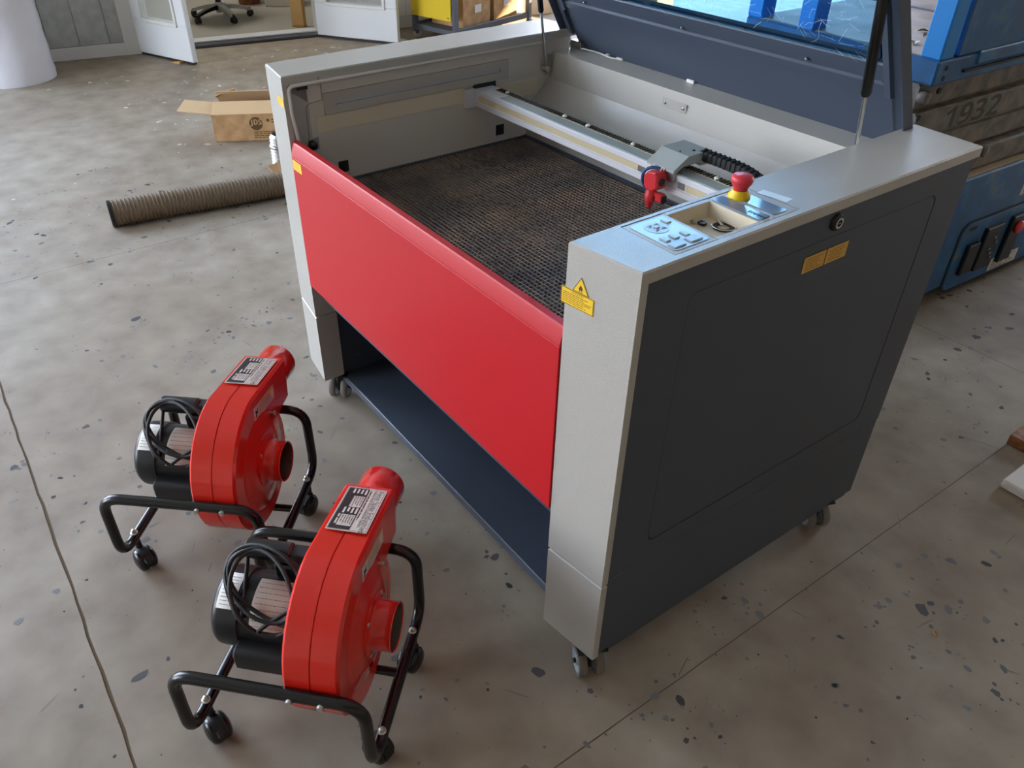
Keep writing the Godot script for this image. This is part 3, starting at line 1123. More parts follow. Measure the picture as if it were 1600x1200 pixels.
	for sx: float in [-0.074, -0.008]:
		b = MB.new()
		b.cyl(Vector3(sx, 0.955, -0.857), Vector3(sx, 0.955, -0.8535), 0.0042, 10, 0.001)
		part(rbm, "screw", b, M.steel)
	b = MB.new()
	b.span(Vector3(-0.69, 0.30, -0.948), Vector3(0.69, 0.99, -0.94))
	part(e, "rear_panel", b, M.dark_powder_coat)
	# work table: dark tray, rim and the square grid
	b = MB.new()
	b.span(Vector3(-0.574, yb - 0.02, -0.775), Vector3(0.574, yb, -0.01))
	part(e, "table_pan", b, M.dark_powder_coat)
	b = MB.new()
	var ty := 0.742
	b.span(Vector3(-0.574, 0.70, -0.058), Vector3(0.574, ty + 0.004, -0.050))
	b.span(Vector3(-0.574, 0.70, -0.7745), Vector3(0.574, ty + 0.006, -0.766))
	b.span(Vector3(-0.574, 0.70, -0.766), Vector3(-0.566, ty + 0.004, -0.058))
	b.span(Vector3(0.566, 0.70, -0.766), Vector3(0.574, ty + 0.004, -0.058))
	var tm := part(e, "table_rim", b, M.dark_powder_coat)
	b = MB.new()
	var pitch := 0.0125
	var n := int(1.132 / pitch)
	for i in n:
		var x := -0.566 + pitch * (i + 0.5)
		b.box(Vector3(x, ty - 0.0065, -0.412), Vector3(0.0016, 0.013, 0.708))
	n = int(0.708 / pitch)
	for i in n:
		var z := -0.058 - pitch * (i + 0.5)
		b.box(Vector3(0, ty - 0.006, z), Vector3(1.132, 0.0145, 0.0018))
	var gr := part(tm, "grid", b, M.grid_metal, "square cutting grid of thin metal strips stained brown")
	gr.set_meta("kind", "stuff")

func gantry(e: Node3D) -> void:
	var X := Vector3(1, 0, 0)
	var Y := Vector3(0, 1, 0)
	var Z := Vector3(0, 0, 1)
	# extruded beam
	var pr := PackedVector2Array([Vector2(-0.570, 0.876), Vector2(-0.570, 0.889), Vector2(-0.5735, 0.890), Vector2(-0.5735, 0.909), Vector2(-0.570, 0.910), Vector2(-0.570, 0.921), Vector2(-0.572, 0.923), Vector2(-0.638, 0.923), Vector2(-0.642, 0.918), Vector2(-0.642, 0.876)])
	var b := MB.new()
	b.prism(pr, Vector3(-0.566, 0, 0), Z, Y, X * 1.132)
	var g := part(e, "gantry_beam", b, M.aluminium)
	b = MB.new()
	b.span(Vector3(-0.45, 0.9225, -0.612), Vector3(0.566, 0.9238, -0.578), 0.0004)
	part(g, "top_strip", b, M.grey_green_paint)
	for q: Array in [[-0.545, 0.128], [0.283, 0.566]]:
		b = MB.new()
		b.span(Vector3(q[0], 0.8925, -0.574), Vector3(q[1], 0.9075, -0.5722), 0.0004)
		part(g, "cream_insert", b, M.cream_strip)
	for q: float in [0.129, 0.258]:
		b = MB.new()
		b.span(Vector3(q, 0.8925, -0.574), Vector3(q + 0.021, 0.9075, -0.572), 0.0006)
		part(g, "stop_block", b, M.steel)
	# end carriage at the chamber wall
	b = MB.new()
	b.span(Vector3(-0.5745, 0.870, -0.572), Vector3(-0.563, 0.925, -0.540), 0.001)
	b.span(Vector3(-0.5745, 0.874, -0.577), Vector3(-0.570, 0.9, -0.5715), 0.001)
	part(g, "end_bracket", b, M.aluminium)
	b = MB.new()
	b.span(Vector3(-0.5745, 0.878, -0.650), Vector3(-0.566, 0.934, -0.5705), 0.001)
	part(g, "end_plate", b, M.rubber_and_hole_black)
	# toothed rack along the back of the beam
	b = MB.new()
	b.span(Vector3(-0.52, 0.9225, -0.636), Vector3(0.55, 0.9245, -0.613))
	var rk := part(g, "rack_base", b, M.cream_strip)
	b = MB.new()
	var x := -0.515
	while x < 0.545:
		b.span(Vector3(x, 0.9245, -0.6345), Vector3(x + 0.0048, 0.9262, -0.6145))
		x += 0.0098
	var rt := part(g, "rack_teeth", b, M.rubber_and_hole_black)
	rt.set_meta("kind", "stuff")
	for sx: float in [-0.47, -0.21, -0.115, 0.055, 0.325, 0.50]:
		b = MB.new()
		b.lathe([Vector2(0.0068, 0), Vector2(0.0062, 0.004), Vector2(0.003, 0.006), Vector2(0, 0.0063)], Vector3(sx, 0.9245, -0.622), Y, 12)
		part(g, "rack_bolt", b, M.gasket_white)
	# carriage with its sloped cover
	b = MB.new()
	b.prism(PackedVector2Array([Vector2(-0.552, 0.931), Vector2(-0.552, 0.937), Vector2(-0.596, 0.962), Vector2(-0.668, 0.962), Vector2(-0.668, 0.931), Vector2(-0.640, 0.931), Vector2(-0.635, 0.940), Vector2(-0.580, 0.940), Vector2(-0.566, 0.931)]), Vector3(0.148, 0, 0), Z, Y, X * 0.086, 0.001)
	var cv := part(e, "carriage_cover", b, M.grey_green_paint)
	b = MB.new()
	b.cyl(Vector3(0.214, 0.962, -0.632), Vector3(0.214, 0.9645, -0.632), 0.003, 8)
	part(cv, "cover_screw", b, M.rubber_and_hole_black)
	b = MB.new()
	b.cyl(Vector3(0.20, 0.9615, -0.602), Vector3(0.20, 0.964, -0.602), 0.002, 8)
	part(cv, "cover_screw", b, M.rubber_and_hole_black)
	b = MB.new()
	b.span(Vector3(0.155, 0.905, -0.560), Vector3(0.228, 0.938, -0.5695), 0.001)
	part(cv, "carriage_plate", b, M.steel)
	# laser head: red mirror block, lens tube, nozzle, air nozzle and the blue air hose
	b = MB.new()
	var oct := PackedVector2Array([Vector2(-0.020, -0.014), Vector2(-0.022, 0.008), Vector2(-0.012, 0.020), Vector2(0.012, 0.023), Vector2(0.020, 0.016), Vector2(0.022, -0.012), Vector2(0.010, -0.022), Vector2(-0.012, -0.022)])
	b.prism(oct, Vector3(0.190, 0.905, -0.5595), X, Y, Z * 0.034, 0.003)
	var hd := part(e, "laser_head", b, M.red_plastic, "red laser head with mirror block")
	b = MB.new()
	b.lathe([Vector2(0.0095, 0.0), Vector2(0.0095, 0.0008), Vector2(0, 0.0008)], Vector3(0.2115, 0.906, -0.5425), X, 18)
	part(hd, "beam_port", b, M.rubber_and_hole_black)  # no real hole: a black disc paints the dark of the port
	b = MB.new()
	b.lathe([Vector2(0.0, -0.052), Vector2(0.0045, -0.052), Vector2(0.007, -0.044), Vector2(0.009, -0.040), Vector2(0.009, -0.034), Vector2(0.0135, -0.031), Vector2(0.0135, -0.014), Vector2(0.011, -0.010), Vector2(0.011, 0.0)], Vector3(0.182, 0.886, -0.542), Y, 20)
	part(hd, "lens_tube", b, M.red_plastic)
	b = MB.new()
	b.box(Vector3(0.210, 0.868, -0.546), Vector3(0.022, 0.020, 0.018), 0.003)
	b.box(Vector3(0.198, 0.872, -0.545), Vector3(0.016, 0.012, 0.010), 0.002)
	part(hd, "focus_block", b, M.red_plastic)
	b = MB.new()
	b.box(Vector3(0.2215, 0.866, -0.546), Vector3(0.003, 0.018, 0.016), 0.001)
	part(hd, "clamp_plate", b, M.rubber_and_hole_black)
	b = MB.new()
	b.tube(catmull([Vector3(0.196, 0.930, -0.553), Vector3(0.178, 0.932, -0.540), Vector3(0.164, 0.920, -0.532), Vector3(0.160, 0.900, -0.532), Vector3(0.164, 0.884, -0.537), Vector3(0.172, 0.876, -0.541)], 6), 0.0038, 8)
	part(hd, "air_hose", b, M.cloth_blue, "blue air hose")
	for q: float in [0.172, 0.184, 0.196, 0.206]:
		b = MB.new()
		b.tube(catmull([Vector3(q, 0.924, -0.548), Vector3(q + 0.002, 0.934, -0.552), Vector3(q + 0.003, 0.937, -0.560)], 3), 0.0016, 6)
		part(hd, "wire", b, M.gasket_white if int(q * 1000) % 24 < 12 else M.red_plastic)
	# cable chain draped behind the rail
	var cc := Node3D.new()
	cc.name = "cable_chain"
	e.add_child(cc, true)
	# shift of the carriage along the beam
	for q: Node3D in [cv, hd, cc]:
		q.position.x += 0.025
	var lk := 16
	for i in lk:
		var t := float(i) / (lk - 1)
		var p := Vector3(0.228 + 0.20 * t, 0.952 - 0.002 * t - 0.030 * pow(t, 5.0), -0.652 - 0.004 * sin(t * 3.0))
		b = MB.new()
		b.box(p, Vector3(0.0150, 0.022, 0.026), 0.003, Basis(Z, -0.6 * pow(t, 5.0)))
		part(cc, "chain_link", b, M.rubber_and_hole_black)
		b = MB.new()
		b.box(p + Vector3(0, 0.0115, 0), Vector3(0.006, 0.003, 0.024), 0.001, Basis(Y, 0.35))
		part(cc, "link_bridge", b, M.motor_black)

func flap_and_shelf(e: Node3D) -> void:
	var X := Vector3(1, 0, 0)
	var Y := Vector3(0, 1, 0)
	var Z := Vector3(0, 0, 1)
	# red flap with a turned-in upper lip
	var pr := PackedVector2Array([Vector2(0.022, 0.455), Vector2(0.022, 0.8425), Vector2(0.022, 0.8435), Vector2(0.0208, 0.8445), Vector2(0.0208, 0.8460), Vector2(0.0214, 0.8470), Vector2(0.0212, 0.8482), Vector2(0.0136, 0.8790), Vector2(0.0132, 0.880), Vector2(0.0110, 0.8825), Vector2(-0.003, 0.883), Vector2(-0.004, 0.880), Vector2(0.004, 0.850), Vector2(0.004, 0.455)])
	var b := MB.new()
	b.prism(pr, Vector3(-0.5645, 0, 0), Z, Y, X * 1.129, 0.0012)
	part(e, "front_flap", b, M.red_powder_coat, "red hinged front flap")
	# body under the chamber and the open bay
	b = MB.new()
	b.span(Vector3(-0.5655, 0.391, -0.030), Vector3(0.5655, 0.60, -0.015), 0.002)
	b.span(Vector3(-0.5655, 0.391, -0.070), Vector3(0.5655, 0.70, -0.030))
	part(e, "front_rail", b, M.lid_powder_coat)
	b = MB.new()
	b.span(Vector3(-0.58, 0.345, -0.93), Vector3(0.58, 0.59, -0.07))
	part(e, "lower_body", b, M.dark_powder_coat)
	b = MB.new()
	b.span(Vector3(-0.58, 0.10, -0.62), Vector3(0.58, 0.35, -0.61))
	part(e, "bay_back", b, M.dark_powder_coat)
	b = MB.new()
	b.span(Vector3(-0.5815, 0.068, -0.62), Vector3(0.5815, 0.095, -0.0505), 0.002)
	var sh := part(e, "storage_shelf", b, M.dark_powder_coat)
	b = MB.new()
	b.lathe([Vector2(0.004, 0), Vector2(0.0035, 0.003), Vector2(0, 0.0035)], Vector3(-0.5795, 0.15, -0.11), X, 10)
	part(sh, "bolt", b, M.steel)

func lid(e: Node3D) -> void:
	# opened lid: leans forward by 30 degrees from its hinge line
	var H := Vector3(0, 1.0, -0.945)
	var S := Vector3(0, 0.866, 0.5)
	var T := Vector3(0, -0.5, 0.866)
	var X := Vector3(1, 0, 0)
	var w := 0.534
	var L := 0.86
	var b := MB.new()
	# skirt, lower ledges and upper rail as one folded section along the width
	var pr := PackedVector2Array([Vector2(-0.007, 0.0), Vector2(0.138, 0.0), Vector2(0.141, 0.007), Vector2(0.159, 0.007), Vector2(0.162, 0.001), Vector2(0.186, 0.001), Vector2(0.189, 0.008), Vector2(0.209, 0.008), Vector2(0.212, 0.004), Vector2(0.225, 0.004), Vector2(0.225, -0.006), Vector2(-0.007, -0.006)])
	b.prism(pr, H + X * -w, S, T, X * (2 * w))
	var ld := part(e, "lid", b, M.lid_powder_coat, "dark blue grey steel lid frame, propped open")
	b = MB.new()
	b.prism(PackedVector2Array([Vector2(L - 0.08, -0.006), Vector2(L - 0.08, 0.004), Vector2(L - 0.02, 0.006), Vector2(L, 0.03), Vector2(L + 0.006, 0.03), Vector2(L + 0.006, -0.006)]), H + X * -w, S, T, X * (2 * w))
	part(ld, "front_rail", b, M.lid_powder_coat)
	for s: float in [-1.0, 1.0]:
		b = MB.new()
		b.prism(PackedVector2Array([Vector2(0.511, -0.006), Vector2(0.511, 0.004), Vector2(0.521, 0.004), Vector2(0.521, 0.012), Vector2(0.536, 0.014), Vector2(0.540, 0.006), Vector2(0.566, 0.004), Vector2(0.568, 0.024), Vector2(0.571, 0.024), Vector2(0.571, -0.006)]), H + S * 0.135, X * s, T, S * (L - 0.135))
		b.prism(PackedVector2Array([Vector2(0.534, -0.006), Vector2(0.536, 0.010), Vector2(0.541, 0.006), Vector2(0.566, 0.004), Vector2(0.568, 0.024), Vector2(0.571, 0.024), Vector2(0.571, -0.006)]), H + S * 0.045, X * s, T, S * 0.09)
		part(ld, "side_flange", b, M.lid_powder_coat if s < 0 else M.lid_powder_coat)
	# acrylic window lying in the frame
	b = MB.new()
	b.prism(rrect(1.03, L - 0.08 - 0.215, 0.016, 4), H + S * (0.215 + (L - 0.295) / 2) + T * 0.0045, X, S, T * 0.004)
	part(ld, "window_pane", b, M.lid_acrylic, "scratched blue tinted acrylic window")
	b = MB.new()
	var rg := RandomNumberGenerator.new()
	rg.seed = 4
	for k in 420:
		var p := H + T * 0.0087 + X * rg.randf_range(-0.5, 0.5) + S * rg.randf_range(0.225, 0.6)
		var a := rg.randf_range(0.2, 1.3) if k % 3 else rg.randf_range(-1.2, 0.1)
		var d := X * cos(a) + S * sin(a)
		var sd := X * -sin(a) + S * cos(a)
		var l := rg.randf_range(0.004, 0.045)
		var th := rg.randf_range(0.0002, 0.0007)
		var bend := sd * rg.randf_range(-0.004, 0.004)
		b.quad(p, p + d * l * 0.5 + bend, p + d * l * 0.5 + bend + sd * th, p + sd * th, T)
		b.quad(p + d * l * 0.5 + bend, p + d * l, p + d * l + sd * th, p + d * l * 0.5 + bend + sd * th, T)
	var sc := part(ld, "window_scratches", b, M.scratch)
	sc.set_meta("kind", "stuff")
	for q: Vector2 in [Vector2(-0.426, 0.172), Vector2(0.326, 0.174), Vector2(-0.05, 0.172), Vector2(0.165, 0.219), Vector2(-0.25, 0.219)]:
		b = MB.new()
		var c := H + X * q.x + S * q.y + T * (0.002 if q.y < 0.2 else 0.004)
		b.cyl(c, c + T * 0.006, 0.0036 if q.y < 0.2 else 0.0025, 10, 0.001)
		part(ld, "screw", b, M.steel if q.y < 0.2 else M.rubber_and_hole_black)
	for k in 8:
		for s: float in [-1.0, 1.0]:
			b = MB.new()
			var c := H + X * s * 0.5165 + S * (0.262 + 0.055 * k) + T * 0.004
			b.cyl(c, c + T * 0.0025, 0.0028, 8)
			part(ld, "rivet", b, M.rubber_and_hole_black)
	# white bumper clips and hinge blocks on the hinge line
	for q: Array in [[-0.072, 0.026], [-0.355, 0.02], [-0.405, 0.014]]:
		b = MB.new()
		b.box(H + X * q[0] + S * -0.004 + T * 0.003, Vector3(q[1], 0.012, 0.010), 0.001)
		part(e, "bumper_clip", b, M.gasket_white)
	for s: float in [-1.0, 1.0]:
		b = MB.new()
		b.box(Vector3(s * 0.535, 1.004, -0.938), Vector3(0.05, 0.022, 0.024), 0.002)
		b.cyl(Vector3(s * 0.515, 1.004, -0.928), Vector3(s * 0.557, 1.004, -0.928), 0.006, 10)
		part(e, "hinge", b, M.steel)
	# loose cable lying on the rear beam
	b = MB.new()
	b.tube(catmull([Vector3(-0.52, 0.9975, -0.93), Vector3(-0.44, 0.9975, -0.938), Vector3(-0.38, 0.9975, -0.930), Vector3(-0.34, 0.9975, -0.944)], 6), 0.0025, 6)
	part(e, "lid_cable", b, M.gasket_white)
	# gas struts
	for s: float in [-1.0, 1.0]:
		var lo := Vector3(s * 0.553, 0.944, -0.830)
		var di := (Vector3(0, 1.14, -0.796) - Vector3(0, 0.944, -0.830)).normalized()
		if s > 0:
			lo = Vector3(0.545, 0.944, -0.785)
			di = (Vector3(0, 1.315, -0.720) - Vector3(0, 1.044, -0.765)).normalized()
		b = MB.new()
		b.cyl(lo, lo + di * 0.20, 0.0045, 12)
		var st := part(e, "gas_strut", b, M.chrome, "chrome strut rod")
		b = MB.new()
		var r := 0.0105 if s > 0 else 0.0085
		var st0 := 0.196 if s > 0 else 0.165
		b.lathe([Vector2(0.0, 0.0), Vector2(r * 0.7, 0.0), Vector2(r, 0.006), Vector2(r, 0.33), Vector2(r * 0.6, 0.338), Vector2(0, 0.338)], lo + di * st0, di, 18)
		part(st, "strut_cylinder", b, M.black_enamel, "black strut cylinder")
		b = MB.new()
		b.cyl(lo - X * s * -0.02, lo + X * s * -0.012, 0.008, 14, 0.001)
		b.cyl(lo + X * s * -0.010, lo + X * s * -0.014, 0.005, 12)
		part(st, "ball_joint", b, M.zinc)
		b = MB.new()
		b.span(Vector3(s * 0.556, 0.925, -0.852), Vector3(s * 0.560, 0.985, -0.836))
		part(st, "strut_bracket", b, M.steel)

func machine_caster(e: Node3D, p: Vector3, turn: float) -> void:
	var bs := Basis(Vector3.UP, turn)
	var b := MB.new()
	var ax := bs * Vector3(1, 0, 0)
	var fw := bs * Vector3(0, 0, 1)
	b.box(p + Vector3(0, 0.096, 0), Vector3(0.07, 0.006, 0.06), 0.001, bs)
	b.box(p + Vector3(0, 0.083, 0), Vector3(0.026, 0.024, 0.034), 0.004, bs)
	b.box(p + Vector3(0, 0.056, 0) + fw * 0.006, Vector3(0.010, 0.05, 0.030), 0.003, bs)
	b.cyl(p + Vector3(0, 0.038, 0) - ax * 0.034, p + Vector3(0, 0.038, 0) + ax * 0.034, 0.006, 10)
	var c := part(e, "caster", b, M.motor_black, "black caster fork")
	for s: float in [-1.0, 1.0]:
		b = MB.new()
		var o := p + Vector3(0, 0.038, 0) + ax * s * 0.020
		b.lathe([Vector2(0.029, -0.010), Vector2(0.036, -0.0095), Vector2(0.038, -0.006), Vector2(0.038, 0.006), Vector2(0.036, 0.0095), Vector2(0.029, 0.010)], o, ax, 28)
		part(c, "tyre", b, M.grey_rubber)
		b = MB.new()
		b.lathe([Vector2(0, -0.0085), Vector2(0.010, -0.0085), Vector2(0.012, -0.0055), Vector2(0.022, -0.0055), Vector2(0.029, -0.009), Vector2(0.029, 0.009), Vector2(0.022, 0.0055), Vector2(0.012, 0.0055), Vector2(0.010, 0.0085), Vector2(0, 0.0085)], o, ax, 28)
		part(c, "hub", b, M.hub_grey)
	b = MB.new()
	b.box(p + Vector3(0, 0.062, 0) - fw * 0.034, Vector3(0.034, 0.007, 0.03), 0.002, bs * Basis(Vector3(1, 0, 0), -0.5))
	part(c, "brake_pedal", b, M.rubber_and_hole_black)

func plate(e: Node3D, called: String, c: Vector3, ex: Vector3, ey: Vector3, w: float, h: float, m: Material, lab := "") -> MeshInstance3D:
	var b := MB.new()
	var z := ex.cross(ey).normalized()
	b.prism(rrect(w, h, 0.0008, 1), c, ex, ey, z * 0.0006)
	return part(e, called, b, m, lab)

func outline(b: MB, c: Vector3, ex: Vector3, ey: Vector3, w: float, h: float, t: float) -> void:
	var z := ex.cross(ey).normalized()
	for s: float in [-1.0, 1.0]:
		var a := c + ey * s * (h / 2 - t)
		b.quad(a - ex * (w / 2 - t * 0.5) - ey * t / 2, a + ex * (w / 2 - t * 0.5) - ey * t / 2, a + ex * (w / 2 - t * 0.5) + ey * t / 2, a - ex * (w / 2 - t * 0.5) + ey * t / 2, z)
		a = c + ex * s * (w / 2 - t)
		b.quad(a - ey * (h / 2 - t * 0.5) - ex * t / 2, a + ey * (h / 2 - t * 0.5) - ex * t / 2, a + ey * (h / 2 - t * 0.5) + ex * t / 2, a - ey * (h / 2 - t * 0.5) + ex * t / 2, z)

func machine_labels(e: Node3D) -> void:
	var Y := Vector3(0, 1, 0)
	var face := Vector3(0.147, 0, -0.019).normalized()
	var nf := face.cross(Y).normalized()
	# yellow warning label on the right front cover
	var at := func(x: float, y: float) -> Vector3: return Vector3(x, y, 0.019 - (x - 0.567) * 0.1293) + nf * 0.0003
	var c: Vector3 = at.call(0.594, 0.951)
	var p := plate(e, "warning_label", c, face, Y, 0.072, 0.031, M.label_yellow, "yellow attention label with small print")
	var b := MB.new()
	outline(b, c + nf * 0.0008, face, Y, 0.072, 0.031, 0.0012)
	b.text("! ATTENTION !", 0.0032, c + nf * 0.0008 + Y * 0.0095, face, Y, 1)
	b.print_rows(c + nf * 0.0008 + Y * 0.0075 - face * 0.031, face, Y, 0.062, 6, 0.0034, 0.0011, 5)
	part(p, "lettering", b, M.ink_brown)
	var tc: Vector3 = at.call(0.600, 0.967)
	b = MB.new()
	b.prism(PackedVector2Array([Vector2(-0.0175, 0), Vector2(0.0175, 0), Vector2(0, 0.029)]), tc, face, Y, nf * 0.0007)
	var tp := part(e, "fire_warning_triangle", b, M.label_yellow, "yellow triangle with flame symbol")
	b = MB.new()
	var k := tc + nf * 0.0009
	for q: Array in [[Vector2(-0.0175, 0), Vector2(0.0175, 0)], [Vector2(0.0175, 0), Vector2(0, 0.029)], [Vector2(0, 0.029), Vector2(-0.0175, 0)]]:
		var a: Vector2 = q[0]
		var d: Vector2 = q[1]
		var ce := Vector2(0, 0.0097)
		var a2 := a.lerp(ce, 0.11)
		var d2 := d.lerp(ce, 0.11)
		b.quad(k + face * a.x + Y * a.y, k + face * d.x + Y * d.y, k + face * d2.x + Y * d2.y, k + face * a2.x + Y * a2.y, nf)
	var flame := PackedVector2Array([Vector2(-0.003, 0.0045), Vector2(-0.0042, 0.008), Vector2(-0.0025, 0.0115), Vector2(-0.0022, 0.0095), Vector2(-0.0004, 0.016), Vector2(0.0014, 0.0125), Vector2(0.0016, 0.0105), Vector2(0.0028, 0.0118), Vector2(0.0042, 0.0085), Vector2(0.003, 0.0045), Vector2(0.0012, 0.0038), Vector2(0.0014, 0.0065), Vector2(0.0, 0.0085), Vector2(-0.0012, 0.0065), Vector2(-0.001, 0.0038)])
	b.prism(flame, k, face, Y, nf * 0.0001)
	b.quad(k + face * -0.005 + Y * 0.003, k + face * 0.005 + Y * 0.003, k + face * 0.005 + Y * 0.0022, k + face * -0.005 + Y * 0.0022, nf)
	part(tp, "symbol", b, M.ink_brown)
	# yellow label on the left front cover and on the flap
	var facel := Vector3(0.147, 0, 0.019).normalized()
	var nl := facel.cross(Y).normalized()
	c = Vector3(-0.597, 0.980, 0.0155) + nl * 0.0003
	p = plate(e, "warning_label", c, facel, Y, 0.056, 0.024, M.label_yellow, "small yellow warning label")
	b = MB.new()
	outline(b, c + nl * 0.0008, facel, Y, 0.056, 0.024, 0.0009)
	b.print_rows(c + nl * 0.0008 + Y * 0.007 - facel * 0.022, facel, Y, 0.044, 4, 0.0042, 0.0012, 6)
	part(p, "lettering", b, M.ink_brown)
	c = Vector3(-0.532, 0.826, 0.0222)
	p = plate(e, "warning_label", c, Vector3(1, 0, 0), Y, 0.052, 0.026, M.label_yellow, "small yellow warning label on the red flap")
	b = MB.new()
	b.print_rows(c + Vector3(-0.021, 0.009, 0.0008), Vector3(1, 0, 0), Y, 0.042, 5, 0.0042, 0.0012, 7)
	part(p, "lettering", b, M.ink_brown)
	# lock and two orange stickers on the dark side panel
	var ez := Vector3(0, 0, -1)
	b = MB.new()
	b.lathe([Vector2(0.0165, 0), Vector2(0.0165, 0.004), Vector2(0.014, 0.007), Vector2(0.0115, 0.0075), Vector2(0.0, 0.0075)], Vector3(0.708, 1.0, -0.489), Vector3(1, 0, 0), 24)
	var lk := part(e, "panel_lock", b, M.rubber_and_hole_black)
	b = MB.new()
	b.lathe([Vector2(0.0068, 0.0075), Vector2(0.0105, 0.0075), Vector2(0.0105, 0.0085), Vector2(0.0068, 0.0085)], Vector3(0.708, 1.0, -0.489), Vector3(1, 0, 0), 24)
	b.box(Vector3(0.7162, 1.0, -0.489), Vector3(0.001, 0.0018, 0.007))
	part(lk, "lock_barrel", b, M.chrome)
	for q: float in [-0.4525, -0.519]:
		c = Vector3(0.7085, 0.931, q)
		p = plate(e, "rating_sticker", c, ez, Y, 0.063, 0.032, M.label_orange, "orange yellow sticker with small print")
		b = MB.new()
		b.print_rows(c + Vector3(0.0008, 0.011, 0) - ez * 0.024, ez, Y, 0.048, 5, 0.0052, 0.0013, int(-q * 1000))
		part(p, "lettering", b, M.ink_brown)

# ---------------------------------------------------------------- dust collector blowers
# local axes: x from the motor to the inlet, z towards the front bar, y up; the outlet points to -z
func volute(inset: float) -> PackedVector2Array:
	# outline in (v, y): v grows backwards, spiral about (0, 0.28), outlet duct at the top back
	var p := PackedVector2Array()
	var n := 30
	for i in n + 1:
		var t := float(i) / n
		var a := lerpf(deg_to_rad(18.0), deg_to_rad(18.0 - 290.0), t)
		var r := lerpf(0.150, 0.187, pow(t, 0.8)) - inset
		p.append(Vector2(cos(a) * r, 0.28 + sin(a) * r))
	# now at 88 degrees, near the top; straight duct to the outlet, falling by 8 degrees
	p.append(Vector2(0.228, 0.436 - inset))
	p.append(Vector2(0.213, 0.322 + inset))
	p.append(Vector2(0.165, 0.322 + inset))
	return p

func build_blowers() -> void:
	var proto := make_blower()
	proto.position = Vector3(0.38, 0, 0.503)
	proto.rotation.y = 0.779
	tag(proto, "red blower whose front bar crosses below its large printed white label, farther from the engraver's left caster", "blower", "red blowers on wheeled tube frames")
	var two: Node3D = proto.duplicate()
	two.name = numbered("dust_collector_blower")
	add_child(two)
	two.position = Vector3(-0.2, 0, 0.49)
	two.rotation.y = 0.845
	tag(proto, "red blower on black tube frame standing in front of the open storage shelf", "blower", "red blowers on wheeled tube frames")
	tag(two, "red blower on black tube frame beside the engraver's left front leg", "blower", "red blowers on wheeled tube frames")

